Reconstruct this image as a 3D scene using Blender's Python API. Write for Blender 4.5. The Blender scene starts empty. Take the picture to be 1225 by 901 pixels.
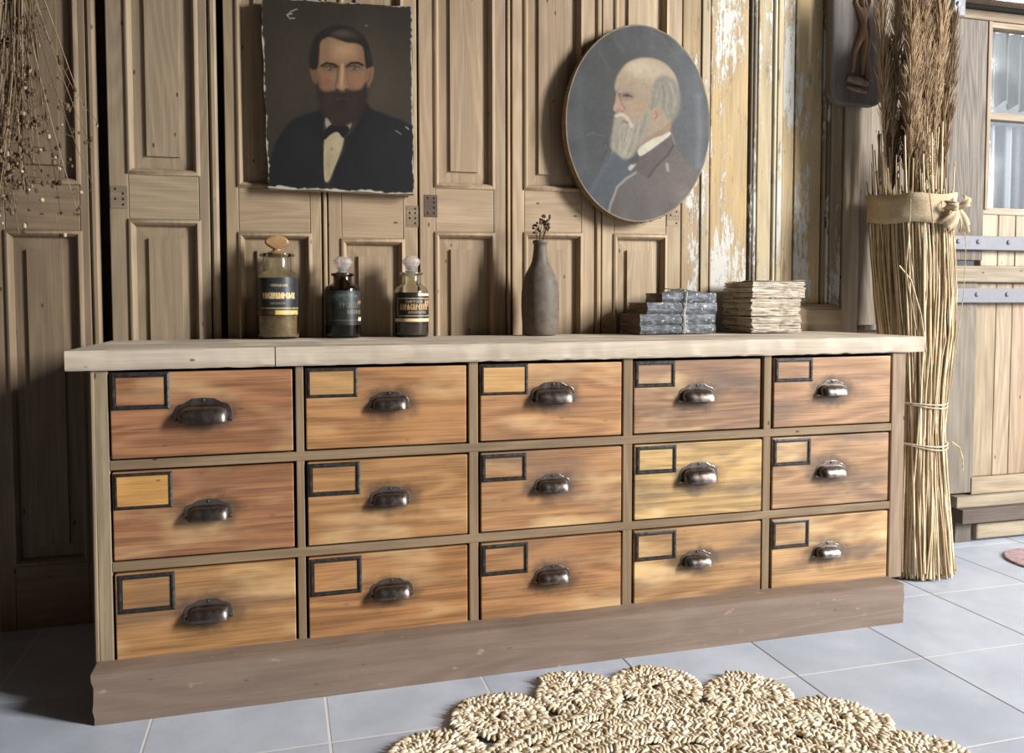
import bpy, bmesh, math, random
import numpy as np
from mathutils import Vector, Matrix
random.seed(7); RNG = np.random.default_rng(7)
PI = math.pi
scene = bpy.context.scene
C = scene.collection

# ------------------------------------------------------------------ helpers
def lin(r, g, b):
    f = lambda c: (c/255/12.92) if c/255 <= .04045 else ((c/255+.055)/1.055)**2.4
    return (f(r), f(g), f(b), 1.0)

class MB:
    """collects shapes (world coordinates) and links them as ONE mesh object"""
    def __init__(s): s.v = []; s.f = []
    def add(s, vs, fs):
        o = len(s.v); s.v += [tuple(v) for v in vs]; s.f += [tuple(i+o for i in f) for f in fs]; return s
    def box(s, a, b):
        x0, y0, z0 = a; x1, y1, z1 = b
        return s.add([(x0,y0,z0),(x1,y0,z0),(x1,y1,z0),(x0,y1,z0),(x0,y0,z1),(x1,y0,z1),(x1,y1,z1),(x0,y1,z1)],
                     [(0,3,2,1),(4,5,6,7),(0,1,5,4),(1,2,6,5),(2,3,7,6),(3,0,4,7)])
    def prism(s, pts, y0, y1):
        """outline in XZ (counter-clockwise seen from -Y) between y0 (front) and y1"""
        n = len(pts)
        vs = [(x,y0,z) for x,z in pts]+[(x,y1,z) for x,z in pts]
        fs = [tuple(range(n)), tuple(range(2*n-1,n-1,-1))]+[(i,i+n,(i+1)%n+n,(i+1)%n) for i in range(n)]
        return s.add(vs, fs)
    def lathe(s, prof, c, seg=40):
        n = len(prof); vs = []; fs = []
        for k in range(seg):
            a = 2*PI*k/seg
            for r, z in prof: vs.append((c[0]+r*math.cos(a), c[1]+r*math.sin(a), z))
        for k in range(seg):
            k2 = (k+1) % seg
            for i in range(n-1): fs.append((k*n+i, k2*n+i, k2*n+i+1, k*n+i+1))
        if prof[0][0] > 1e-4: fs.append(tuple(k*n for k in range(seg))[::-1])
        if prof[-1][0] > 1e-4: fs.append(tuple(k*n+n-1 for k in range(seg)))
        return s.add(vs, fs)
    def tube(s, pts, r, seg=6):
        pts = [Vector(p) for p in pts]; n = len(pts)
        rs = r if isinstance(r, (list, tuple)) else [r]*n
        vs = []; fs = []; ref = Vector((.31,.83,.46)).normalized()
        for i, p in enumerate(pts):
            t = (pts[min(i+1,n-1)]-pts[max(i-1,0)]).normalized()
            a = t.cross(ref)
            if a.length < .05: a = t.cross(Vector((1,0,0)))
            a.normalize(); b = t.cross(a)
            for k in range(seg):
                w = 2*PI*k/seg
                vs.append(p+(a*math.cos(w)+b*math.sin(w))*rs[i])
        for i in range(n-1):
            for k in range(seg):
                k2 = (k+1) % seg
                fs.append((i*seg+k, i*seg+k2, (i+1)*seg+k2, (i+1)*seg+k))
        fs.append(tuple(range(seg))[::-1]); fs.append(tuple((n-1)*seg+k for k in range(seg)))
        return s.add(vs, fs)
    def blob(s, c, r, seg=8, ring=6, rot=None):
        rx, ry, rz = r if isinstance(r, (tuple, list)) else (r, r, r)
        vs = [(0,0,rz)]; fs = []
        for i in range(1, ring):
            t = PI*i/ring
            for k in range(seg):
                a = 2*PI*k/seg
                vs.append((rx*math.sin(t)*math.cos(a), ry*math.sin(t)*math.sin(a), rz*math.cos(t)))
        vs.append((0,0,-rz)); L = len(vs)-1
        for k in range(seg):
            k2 = (k+1) % seg
            fs.append((0, 1+k, 1+k2)); fs.append((L, 1+(ring-2)*seg+k2, 1+(ring-2)*seg+k))
            for i in range(ring-2):
                fs.append((1+i*seg+k, 1+(i+1)*seg+k, 1+(i+1)*seg+k2, 1+i*seg+k2))
        cv = Vector(c)
        vs = [(rot @ Vector(v) if rot else Vector(v))+cv for v in vs]
        return s.add(vs, fs)
    def build(s, name, mat, parent=None, origin=None, color=None, smooth=False, bevel=0, sharp=35, segs=2):
        base = Vector(parent['_o']) if parent is not None else Vector((0,0,0))
        o_ = Vector(origin) if origin is not None else base
        me = bpy.data.meshes.new(name)
        me.from_pydata([tuple(Vector(v)-o_) for v in s.v], [], s.f); me.update()
        ob = bpy.data.objects.new(name, me); C.objects.link(ob)
        finish(ob, mat, color, smooth, bevel, sharp, segs)
        if parent is not None: ob.parent = parent; ob.location = o_-base
        else: ob.location = o_
        ob['_o'] = tuple(o_)
        return ob

def mute(c, k=.72):
    m = sum(c)/3; return tuple(m+(v-m)*k for v in c)

def finish(ob, mat, color, smooth, bevel, sharp, segs=2):
    if mat: ob.data.materials.append(mat)
    if color: ob.color = lin(*mute(color))
    if smooth:
        ob.data.polygons.foreach_set('use_smooth', [True]*len(ob.data.polygons))
        if sharp: ob.data.set_sharp_from_angle(angle=math.radians(sharp))
    if bevel:
        m = ob.modifiers.new('bevel', 'BEVEL'); m.width = bevel; m.segments = segs; m.limit_method = 'ANGLE'; m.angle_limit = math.radians(35)

def npmesh(name, V, F, mat, parent, origin=None, color=None, smooth=True, cols=None):
    """quads/tris arrays -> object"""
    base = Vector(parent['_o']) if parent is not None else Vector((0,0,0))
    o_ = Vector(origin) if origin is not None else base
    V = np.asarray(V, float)-np.array(o_)
    me = bpy.data.meshes.new(name)
    F = np.asarray(F); k = F.shape[1]
    me.vertices.add(len(V)); me.vertices.foreach_set('co', V.ravel())
    me.loops.add(F.size); me.loops.foreach_set('vertex_index', F.ravel().astype(np.int32))
    me.polygons.add(len(F)); me.polygons.foreach_set('loop_start', (np.arange(len(F))*k).astype(np.int32))
    me.polygons.foreach_set('loop_total', np.full(len(F), k, np.int32))
    me.update(calc_edges=True); me.validate()
    if smooth: me.polygons.foreach_set('use_smooth', [True]*len(me.polygons))
    if cols is not None:
        at_ = me.color_attributes.new('paint', 'FLOAT_COLOR', 'POINT')
        at_.data.foreach_set('color', np.c_[cols, np.ones(len(cols))].ravel().astype(np.float32))
    ob = bpy.data.objects.new(name, me); C.objects.link(ob)
    if mat: me.materials.append(mat)
    if color: ob.color = lin(*color)
    if parent is not None: ob.parent = parent; ob.location = o_-base
    else: ob.location = o_
    ob['_o'] = tuple(o_)
    return ob

def thing(name, label, cat, loc, group=None):
    o = bpy.data.objects.new(name, None); C.objects.link(o); o.empty_display_size = .05
    o.location = loc; o['_o'] = tuple(loc); tag(o, label, cat, group); return o
def tag(o, label, cat, group=None, kind=None):
    o['label'] = label; o['category'] = cat
    if group: o['group'] = group
    if kind: o['kind'] = kind
    return o
def struct(o): o['kind'] = 'structure'; return o

# ------------------------------------------------------------------ materials
class NT:
    def __init__(s, name):
        s.m = bpy.data.materials.new(name); s.m.use_nodes = True
        s.t = s.m.node_tree; s.b = s.t.nodes['Principled BSDF']
    def n(s, typ, **kw):
        nd = s.t.nodes.new(typ)
        ins = kw.pop('ins', {})
        for k, v in kw.items(): setattr(nd, k, v)
        for k, v in ins.items():
            if hasattr(v, 'node') or isinstance(v, bpy.types.NodeSocket): s.t.links.new(v, nd.inputs[k])
            else: nd.inputs[k].default_value = v
        return nd
    def math(s, op, a, b=None, c=None, clamp=False):
        ins = {0: a}
        if b is not None: ins[1] = b
        if c is not None: ins[2] = c
        return s.n('ShaderNodeMath', operation=op, use_clamp=clamp, ins=ins).outputs[0]
    def noise(s, vec, scale, detail=2, rough=.5, dist=0):
        return s.n('ShaderNodeTexNoise', ins={'Vector': vec, 'Scale': scale, 'Detail': detail, 'Roughness': rough, 'Distortion': dist}).outputs[0]
    def vscale(s, vec, x, y, z):
        return s.n('ShaderNodeVectorMath', operation='MULTIPLY', ins={0: vec, 1: (x,y,z)}).outputs[0]
    def vadd(s, a, b): return s.n('ShaderNodeVectorMath', operation='ADD', ins={0: a, 1: b}).outputs[0]
    def rng(s, v, a, b, c=0., d=1., smooth=True):
        return s.n('ShaderNodeMapRange', interpolation_type='SMOOTHSTEP' if smooth else 'LINEAR', ins={0: v, 1: a, 2: b, 3: c, 4: d}).outputs[0]
    def mix(s, f, a, b, mode='MIX'):
        nd = s.t.nodes.new('ShaderNodeMix'); nd.data_type = 'RGBA'; nd.blend_type = mode
        for i, v in ((0, f), (6, a), (7, b)):
            if isinstance(v, bpy.types.NodeSocket): s.t.links.new(v, nd.inputs[i])
            else: nd.inputs[i].default_value = v
        return nd.outputs[2]
    def bump(s, h, strength=.3, dist=.002):
        nd = s.n('ShaderNodeBump', ins={'Strength': strength, 'Distance': dist, 'Height': h})
        s.t.links.new(nd.outputs[0], s.b.inputs['Normal'])
    def out(s, col=None, rough=None):
        for k, v in (('Base Color', col), ('Roughness', rough)):
            if v is None: continue
            if isinstance(v, bpy.types.NodeSocket): s.t.links.new(v, s.b.inputs[k])
            else: s.b.inputs[k].default_value = v
        return s.m

def wood(name, axis, grain=1., blotch=1., rough=.6, specks=1., handle=False, peel=False, ringk=46., bump=.35, chips=0., ringw=.45):
    t = NT(name)
    tc = t.n('ShaderNodeTexCoord').outputs['Object']
    oi = t.n('ShaderNodeObjectInfo')
    off = t.n('ShaderNodeVectorMath', operation='SCALE', ins={0: (37.,19.,53.), 'Scale': oi.outputs['Random']}).outputs[0]
    p = t.vadd(tc, off)
    if axis == 'X': a = t.vscale(p, 1.1, 5, 7); f = t.vscale(p, 5, 90, 230); sp = t.vscale(p, 10, 20, 20)
    else: a = t.vscale(p, 9, 6, .9); f = t.vscale(p, 230, 90, 4); sp = t.vscale(p, 22, 20, 9)
    n1 = t.noise(a, 1.15, 1.5, .45, .25)
    ring = t.math('SINE', t.math('MULTIPLY', n1, ringk))
    ring = t.rng(ring, -1, 1, 0, 1, False)
    ring = t.math('POWER', ring, 1.6)
    fib = t.noise(f, 1., 3, .6)
    fb = t.rng(fib, .3, .72, 0, 1)
    bl = t.noise(t.vscale(p, 2., 3, 9) if axis == 'X' else t.vscale(p, 9, 3, 1.9), 1.3, 5, .65)
    bl1 = t.rng(bl, .3, .7, 0, 1)
    base = oi.outputs['Color']
    g = t.math('ADD', t.math('MULTIPLY', ring, ringw), t.math('MULTIPLY', fb, 1.-ringw))
    dark = t.mix(1, base, (.58,.54,.50,1), 'MULTIPLY'); light = t.mix(1, base, (1.16,1.15,1.12,1), 'MULTIPLY')
    gm = t.math('ADD', t.math('MULTIPLY', t.math('SUBTRACT', g, .5), grain), .62, clamp=True)
    col = t.mix(gm, dark, light)
    bd = t.mix(1, base, (.56,.52,.48,1), 'MULTIPLY')
    col = t.mix(t.math('MULTIPLY', t.rng(bl, .52, .30, 0, .75), blotch), col, bd)
    bh = t.mix(1, base, (1.32,1.30,1.20,1), 'MULTIPLY')
    col = t.mix(t.math('MULTIPLY', t.rng(bl, .55, .72, 0, .7), blotch), col, bh)
    # pin holes and small knots
    vo = t.n('ShaderNodeTexVoronoi', ins={'Vector': sp, 'Scale': 1., 'Randomness': 1.}).outputs['Distance']
    col = t.mix(t.math('MULTIPLY', t.rng(vo, .09, .045, 0, .85), specks), col, (.03,.022,.015,1))
    if handle:   # grime rubbed in round the pull (drawer origin = its pull)
        d = t.n('ShaderNodeVectorMath', operation='LENGTH', ins={0: t.vscale(tc, .75, .2, 1.25)}).outputs['Value']
        nn = t.noise(p, 22, 3, .6)
        dd = t.math('ADD', d, t.math('MULTIPLY', t.math('SUBTRACT', nn, .5), .07))
        col = t.mix(t.rng(dd, .078, .028, 0, .80), col, (.045,.032,.022,1))
        # scorched, smoky smudges along the grain
        sm = t.noise(t.vadd(t.vscale(p, 2.6, 3, 10), (11,3,5)), 1.2, 3.5, .55)
        sf = t.n('ShaderNodeObjectInfo').outputs['Alpha']
        col = t.mix(t.math('MULTIPLY', t.rng(sm, .48, .68, 0, .78), sf), col, (.10,.074,.064,1))
        ye = t.noise(t.vadd(t.vscale(p, 3.4, 3, 11), (1,7,2)), 1.1, 3, .5)
        col = t.mix(t.math('MULTIPLY', t.rng(ye, .52, .74, 0, .66), t.rng(sf, 0, .9, .35, 1.)), col, (.74,.53,.27,1))
    h = t.math('ADD', t.math('MULTIPLY', fib, .7), t.math('MULTIPLY', ring, .3))
    r = t.rng(fb, 0, 1, rough+.08, rough-.08)
    if peel:     # flaking white paint over ochre wood
        pn = t.noise(t.vscale(p, 60, 20, 13), 1., 6, .78)
        big = t.noise(t.vscale(p, 7, 2, 1.6), 1., 2, .5)
        s_ = t.math('ADD', pn, t.math('MULTIPLY', t.math('SUBTRACT', big, .5), .9))
        k = t.rng(s_, .575, .605)
        ochre = t.noise(t.vscale(p, 12, 3, 2.), 1.7, 3, .6)
        col = t.mix(t.rng(ochre, .42, .62, 0, .5), col, t.mix(1, base, (1.08,1.0,.80,1), 'MULTIPLY'))
        col = t.mix(t.rng(t.noise(t.vscale(p, 40, 10, 9), 1., 4, .6), .60, .70, 0, .6), col, (.12,.085,.05,1))
        col = t.mix(k, col, (.45,.44,.40,1))
        h = t.math('ADD', t.math('MULTIPLY', h, .4), t.math('MULTIPLY', k, 1.2))
    if chips:    # pale chips and scuffs in old stain
        cn = t.noise(t.vscale(p, 18, 30, 34) if axis == 'X' else t.vscale(p, 34, 30, 14), 1., 5, .7)
        col = t.mix(t.math('MULTIPLY', t.rng(cn, .62, .70), chips), col, t.mix(1, base, (1.7,1.62,1.4,1), 'MULTIPLY'))
    t.bump(h, bump, .0016)
    t.b.inputs['Specular IOR Level'].default_value = .3
    return t.out(col, r)

def plain(name, rgb=None, rough=.6, metal=0., var=.25, scale=30., bump=.2, spec=.4, bdist=.001, stretch=(1,1,1)):
    """noise-mottled material; without rgb it takes the object's own colour"""
    t = NT(name)
    p = t.vscale(t.n('ShaderNodeTexCoord').outputs['Object'], *stretch)
    oi = t.n('ShaderNodeObjectInfo')
    base = oi.outputs['Color'] if rgb is None else lin(*rgb)
    n = t.noise(p, scale, 4, .6)
    k = t.rng(n, .3, .7, 1-var, 1+var)
    kk = t.n('ShaderNodeCombineColor', ins={0: k, 1: k, 2: k}).outputs[0]
    t.b.inputs['Metallic'].default_value = metal
    t.b.inputs['Specular IOR Level'].default_value = spec
    t.bump(n, bump, bdist)
    return t.out(t.mix(1, base, kk, 'MULTIPLY'), t.rng(n, .3, .7, rough-.1, min(1, rough+.1)))

def painted(name, rough=.45, bump=.15, weave=0.):
    t = NT(name)
    a = t.n('ShaderNodeAttribute', attribute_name='paint').outputs['Color']
    p = t.n('ShaderNodeTexCoord').outputs['Object']
    n = t.noise(p, 260, 3, .6)
    t.bump(n, bump, .0008)
    t.b.inputs['Specular IOR Level'].default_value = .35
    return t.out(a, t.rng(n, .3, .7, rough-.08, rough+.08))

M = {}
M['drawer'] = wood('drawer_wood', 'X', grain=1.3, blotch=.5, rough=.5, handle=True, specks=.35, bump=.25, ringk=58., ringw=.42)
M['woodx'] = wood('weathered_wood_x', 'X', grain=.75, blotch=.7, rough=.68)
M['woodz'] = wood('weathered_wood_z', 'Z', grain=.75, blotch=.7, rough=.68)
M['pinex'] = wood('stripped_pine_x', 'X', grain=.55, blotch=.45, rough=.62, ringk=60)
M['pinez'] = wood('stripped_pine_z', 'Z', grain=.55, blotch=.45, rough=.62, ringk=60)
M['top'] = wood('worktop_wood', 'X', grain=.45, blotch=.4, rough=.65, specks=.9)
M['plinth'] = wood('plinth_wood', 'X', grain=.45, blotch=.5, rough=.55, chips=.8, specks=.4)
M['oakz'] = wood('grey_oak', 'Z', grain=1.25, blotch=.4, rough=.7, ringk=95, specks=.3)
M['peel'] = wood('peeling_paint_wood', 'Z', grain=.6, blotch=.6, rough=.7, peel=True, specks=.5, bump=.6)
M['iron'] = plain('dark_iron', (112,102,96), .27, .9, .16, 38, .12)
M['frameiron'] = plain('frame_iron', (62,60,58), .40, .6, .4, 80, .3)
M['strap'] = plain('strap_iron', (104,104,110), .6, .15, .2, 40, .3)
M['hole'] = plain('dark_hole', (22,17,13), .9, 0, .2)
M['stone'] = plain('stoneware', (92,83,74), .62, 0, .22, 45, .5, .3)
M['paint'] = painted('oil_paint', .58, .2); M['paint'].node_tree.nodes['Principled BSDF'].inputs['Specular IOR Level'].default_value = .22
M['paintlabel'] = painted('printed_label', .35, .1)
M['any'] = plain('mottled', None, .75, 0, .28, 60, .4, .25)
M['cloth'] = plain('coarse_cloth', (176,158,130), .9, 0, .2, 220, .6, .1)
M['straw'] = None
M['plaster'] = plain('old_plaster', (66,56,47), .9, 0, .2, 9, .4, .2)

def strandmat(name, c_dark, c_mid, c_light, rough=.6, attr='paint'):
    t = NT(name)
    a = t.n('ShaderNodeAttribute', attribute_name=attr).outputs['Fac']
    p = t.n('ShaderNodeTexCoord').outputs['Object']
    n = t.noise(p, 45, 3, .6)
    v = t.math('ADD', a, t.math('MULTIPLY', t.math('SUBTRACT', n, .5), .45), clamp=True)
    r = t.n('ShaderNodeValToRGB', ins={0: v})
    r.color_ramp.elements[0].color = lin(*c_dark); r.color_ramp.elements[1].color = lin(*c_light)
    e = r.color_ramp.elements.new(.5); e.color = lin(*c_mid)
    t.b.inputs['Specular IOR Level'].default_value = .3
    t.bump(t.noise(p, 300, 2, .5), .2, .0006)
    return t.out(r.outputs[0], rough)
M['straw'] = strandmat('straw', (98,80,58), (174,152,118), (224,208,176), .55)
M['jute'] = strandmat('jute', (124,102,78), (200,183,154), (238,228,206), .8)
M['plume'] = strandmat('reed_plume', (84,68,52), (140,116,90), (196,172,138), .8)
M['dry'] = strandmat('dried_flower', (66,50,36), (126,104,78), (206,188,158), .8)

def glassmat(name, rgb, rough=.04):
    t = NT(name)
    t.b.inputs['Transmission Weight'].default_value = 1.; t.b.inputs['IOR'].default_value = 1.45
    p = t.n('ShaderNodeTexCoord').outputs['Object']
    n = t.noise(p, 25, 3, .6)
    t.bump(n, .12, .001)
    return t.out(lin(*rgb), t.rng(n, .35, .7, rough, rough+.12))
M['glass'] = glassmat('bottle_glass', (232,232,222))
M['glassdark'] = glassmat('dark_bottle_glass', (120,108,98))
M['stopper'] = glassmat('stopper_glass', (246,242,242), .12); M['stopper'].node_tree.nodes['Principled BSDF'].inputs['Transmission Weight'].default_value = .82
M['stoppertan'] = plain('frosted_tan_glass', (150,118,80), .35, 0, .15, 40, .1, .5)
def clearpane():
    t = NT('window_glass'); t.t.nodes.remove(t.b)
    o = t.t.nodes['Material Output']
    tr = t.n('ShaderNodeBsdfTransparent'); gl = t.n('ShaderNodeBsdfGlossy', ins={'Roughness': t.rng(t.noise(t.n('ShaderNodeTexCoord').outputs['Object'], 6, 2), .3, .7, .02, .06)})
    mx = t.n('ShaderNodeMixShader', ins={0: .06, 1: tr.outputs[0], 2: gl.outputs[0]})
    t.t.links.new(mx.outputs[0], o.inputs[0]); return t.m
M['pane'] = clearpane()
def lacemat(name, c, dens):
    t = NT(name); t.t.nodes.remove(t.b); o = t.t.nodes['Material Output']
    p = t.n('ShaderNodeTexCoord').outputs['Object']
    n = t.rng(t.noise(p, 300, 2), .35, .65, dens-.12, dens+.06)
    f = t.n('ShaderNodeLayerWeight', ins={'Blend': .35}).outputs['Facing']      # folds seen edge-on look denser
    n = t.math('ADD', n, t.math('MULTIPLY', f, .5), clamp=True)
    tl = t.n('ShaderNodeBsdfTranslucent', ins={'Color': c}); df = t.n('ShaderNodeBsdfDiffuse', ins={'Color': c}); tp = t.n('ShaderNodeBsdfTransparent')
    m1 = t.n('ShaderNodeMixShader', ins={0: .55, 1: tl.outputs[0], 2: df.outputs[0]})
    m2 = t.n('ShaderNodeMixShader', ins={0: n, 1: tp.outputs[0], 2: m1.outputs[0]})
    t.t.links.new(m2.outputs[0], o.inputs[0]); return t.m
M['lace'] = lacemat('grey_lace', (.25,.28,.275,1), .84)
M['voile'] = lacemat('white_voile', (.42,.45,.48,1), .74)


def floormat(tx, ty, g):
    t = NT('grey_floor_tiles')
    p = t.n('ShaderNodeNewGeometry').outputs['Position']
    s = t.n('ShaderNodeSeparateXYZ', ins={0: p})
    ux = t.math('DIVIDE', t.math('SUBTRACT', s.outputs[0], tx), g); uy = t.math('DIVIDE', t.math('SUBTRACT', s.outputs[1], ty), g)
    def line(u, w):
        f = t.math('FRACT', u); d = t.math('MINIMUM', f, t.math('SUBTRACT', 1., f))
        return t.rng(d, w*1.3, w*.7)
    lx = line(ux, .0068); ly = line(uy, .006)
    cid = t.n('ShaderNodeCombineXYZ', ins={0: t.math('FLOOR', ux), 1: t.math('FLOOR', uy)}).outputs[0]
    wn = t.n('ShaderNodeTexWhiteNoise', ins={0: cid}).outputs['Value']
    n = t.noise(p, 5.5, 5, .62); n2 = t.noise(p, 70, 3, .6)
    v = t.math('ADD', t.math('MULTIPLY', n, .7), t.math('ADD', t.math('MULTIPLY', wn, .22), t.math('MULTIPLY', n2, .12)))
    col = t.mix(t.rng(v, .25, .80), lin(160,167,179), lin(190,196,207))
    # light on the joints put into grout colour: rows pale, inward joints darken rightwards
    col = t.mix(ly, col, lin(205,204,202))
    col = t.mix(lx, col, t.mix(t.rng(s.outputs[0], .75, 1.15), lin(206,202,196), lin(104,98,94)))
    gr = t.math('MAXIMUM', lx, ly)
    h = t.math('SUBTRACT', t.math('MULTIPLY', n2, .1), gr)
    t.bump(h, .5, .0015)
    t.b.inputs['Specular IOR Level'].default_value = .45
    return t.out(col, t.math('ADD', t.rng(n, .3, .7, .34, .46), t.math('MULTIPLY', gr, .4)))

# ------------------------------------------------------------------ camera (28.7 mm lens, slight drop of the frame)
cam = bpy.data.cameras.new('camera'); camo = bpy.data.objects.new('camera', cam); C.objects.link(camo)
CX, CY, CZ = .39622, -2.09968, .97128
yaw, pit, rol, F = .272365, -.047929, -.001236, 975.727
fw = Vector((math.sin(yaw)*math.cos(pit), math.cos(yaw)*math.cos(pit), math.sin(pit)))
rt = Vector((math.cos(yaw), -math.sin(yaw), 0)); up = rt.cross(fw)
r2 = rt*math.cos(rol)+up*math.sin(rol); u2 = up*math.cos(rol)-rt*math.sin(rol)
R = Matrix((r2, u2, -fw)).transposed()
camo.matrix_world = Matrix.Translation((CX, CY, CZ)) @ R.to_4x4()
cam.sensor_fit = 'HORIZONTAL'; cam.sensor_width = 36; cam.lens = F/1225*36
cam.shift_x = 1.963/1225; cam.shift_y = -41.03/1225
cam.clip_start = .05
scene.camera = camo
def sx(X, y1, y0=.55): return CX+(X-CX)*(y1-CY)/(y0-CY)     # same sight line carried from depth y0 to depth y1
def sz(Z, y1, y0=.55): return CZ+(Z-CZ)*(y1-CY)/(y0-CY)

# ------------------------------------------------------------------ room shell
TX, TY, TG = .0887, -.2977, .3969
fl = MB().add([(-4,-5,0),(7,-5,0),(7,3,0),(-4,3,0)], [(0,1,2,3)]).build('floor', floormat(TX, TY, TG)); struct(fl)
WY = .66
w = MB()
w.box((-4,WY,0), (2.93,WY+.15,2.9)); w.box((4.02,WY,0), (7,WY+.15,2.9)); w.box((2.93,WY,2.2), (4.02,WY+.15,2.9))
struct(w.build('wall_back', M['plaster']))
struct(MB().box((-1.6,-5,0), (-1.5,WY,2.9)).build('wall_left', M['plaster']))
struct(MB().box((-1.6,-5,2.9), (3.6,WY+.15,3.0)).build('ceiling_light_block', M['plaster']))  # unseen ceiling, added to keep sky fill off the left side
struct(MB().box((-1.6,-4.9,0), (4.0,-4.75,2.9)).build('wall_front_light_block', plain('dark_plaster', (58,50,43), .9, 0, .2, 9, .4, .2)))  # unseen dark wall behind the camera, added to cut fill light
struct(MB().add([(2.2,2.6,-.1),(6,2.6,-.1),(6,2.6,3),(2.2,2.6,3)], [(0,1,2,3)]).build('outside_backdrop', plain('white_backdrop', (206,212,218), .9, 0, .05)))  # invented pale backdrop that makes the view through the panes bright

# ------------------------------------------------------------------ old panelled doors standing along the wall
def moulding(mb, x0, x1, z0, z1, yf, w=.022, h=.008, deep=.016):
    prof = [(0, yf), (.25*w, yf-h*.85), (.5*w, yf-h), (.72*w, yf-h*.35), (.86*w, yf+.003), (w, yf+deep)]
    rings = []
    for d, y in prof:
        rings.append([(x0+d,y,z0+d),(x1-d,y,z0+d),(x1-d,y,z1-d),(x0+d,y,z1-d)])
    vs = [v for r in rings for v in r]; fs = []
    for i in range(len(rings)-1):
        for k in range(4):
            k2 = (k+1) % 4
            fs.append((i*4+k, i*4+k2, (i+1)*4+k2, (i+1)*4+k))
    mb.add(vs, fs)
def raised_panel(mb, x0, x1, z0, z1, yf, inset=.04, deep=.016, lip=.006):
    yb = yf+deep
    a = .006
    R_ = [(0, yb), (inset, yb-.004), (inset, yb-.004-lip-.002), ]
    rings = [[(x0+d,y,z0+d),(x1-d,y,z0+d),(x1-d,y,z1-d),(x0+d,y,z1-d)] for d, y in R_]
    vs = [v for r in rings for v in r]; fs = []
    for i in range(len(rings)-1):
        for k in range(4): fs.append((i*4+k, i*4+(k+1)%4, (i+1)*4+(k+1)%4, (i+1)*4+k))
    fs.append((8,9,10,11))
    mb.add(vs, fs)

def panel_door(xs, yf, rail, label, color, bead=None, ztop=2.42, hinges=(), mullet=True):
    """xs: left edge, opening left, opening right, right edge; rail: z of lower-panel top and upper-panel bottom"""
    x0, a, b, x1 = xs; zl, zu = rail; T = .034; zb = .19
    t = thing('panelled_door', label, 'door', ((x0+x1)/2, yf+T/2, 0), 'old panelled doors along the wall')
    jit = lambda c, d=7: (lambda e: tuple(max(0, min(255, v*(1+e))) for v in c))(random.uniform(-d, d)*.008)
    for u0, u1 in ((x0, a+.006), (b-.006, x1)):
        MB().box((u0+.0006,yf,0), (u1-.0006,yf+T,ztop)).build('stile', M['pinez'], t, ((u0+u1)/2,yf,1), jit(color), bevel=.0025)
    for z0, z1 in ((0,zb),(zl,zu),(ztop-.14,ztop)):
        MB().box((a+.006,yf+.0005,z0), (b-.006,yf+T,z1)).build('rail', M['pinex'], t, ((a+b)/2,yf,(z0+z1)/2), jit(color), bevel=.002)
    for z0, z1 in ((zb,zl),(zu,ztop-.14)):
        m = MB(); moulding(m, a, b, z0, z1, yf)
        m.build('panel_moulding', M['pinez'], t, (a,yf,z0), jit(color, 4), smooth=True, sharp=50)
        m = MB(); raised_panel(m, a+.018, b-.018, z0+.018, z1-.018, yf)
        m.build('raised_panel', M['pinez'], t, ((a+b)/2,yf,z0), jit(tuple(c*.97 for c in color)))
    if bead:
        c = bead
        m = MB(); w_ = (c[1]-c[0])
        prof = [(c[0], yf+.012), (c[0]+.001, yf+.001), (c[0]+w_*.3, yf-.004), (c[0]+w_*.7, yf-.004), (c[1]-.001, yf+.001), (c[1], yf+.012), (c[1], yf+T), (c[0], yf+T)]
        vs = [(x,y,0) for x, y in prof]+[(x,y,ztop) for x, y in prof]; n = len(prof)
        m.add(vs, [(i,(i+1)%n,(i+1)%n+n,i+n) for i in range(n)]+[tuple(range(n))[::-1], tuple(range(n,2*n))])
        m.build('bead', M['pinez'], t, (c[0],yf,1), jit(tuple(v*1.05 for v in color)), smooth=True)
    for hx0, hz0, hx1, hz1, dark in hinges:
        hp = MB().box((hx0,yf-.0012,hz0), (hx1,yf+.004,hz1)).build('hinge_scar', M['woodx'], t, (hx0,yf,hz0), (92,70,54) if dark else tuple(c*.86 for c in color))
        hm = MB(); w_ = hx1-hx0; h_ = hz1-hz0
        for u in (.28,.74):
            for v in (.18,.42,.66,.86):
                if random.random() < .8: hm.blob((hx0+w_*u, yf-.0012, hz0+h_*v), (.0032,.0012,.0042), 7, 4)
        hm.build('screw_holes', M['hole'], hp)
    return t

YA, YD = .590, .577
def door_x(l, y): return [sx(v, y, .555) for v in l]
D = lambda *l, y=YD: door_x(l, y)
xs = D(-.432,-.372,-.165,-.1455, y=YA); b_ = D(-.144,-.121, y=YA)
zr = lambda a, b, y=YD: (sz(a, y, .56), sz(b, y, .56))
def hg(l, y, dark): return (sx(l[0],y), sz(l[3],y), sx(l[2],y), sz(l[1],y), dark)
panel_door((xs[0],xs[1],xs[2],xs[3]), YA, zr(1.186,1.318,YA), 'brown panelled door farthest left, behind the hanging dried flowers', (140,116,87), b_)
xs = D(-.092,-.044,.163,.188, y=.585); b_ = D(.191,.215, y=.585)
panel_door(xs, .585, zr(1.225,1.355,.585), 'narrow panelled door between two black gaps, left of the bearded man portrait', (154,132,102), b_, hinges=[hg((-.087,1.319,-.041,1.252), .585, False)])
xs = D(.234,.266,.490,.519); b_ = D(.522,.537)
panel_door(xs, YD, zr(1.193,1.327), 'panelled door behind the left half of the rectangular portrait and the tall tan bottle', (160,134,100), b_)
xs = D(.540,.576,.783,.825)
panel_door(xs, YD, zr(1.18,1.322), 'panelled door behind the two smaller bottles, under the portrait right half', (164,136,102), None, hinges=[hg((.787,1.287,.826,1.218), YD, False)])
xs = D(.831,.878,1.086,1.122); b_ = D(1.125,1.139)
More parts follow.
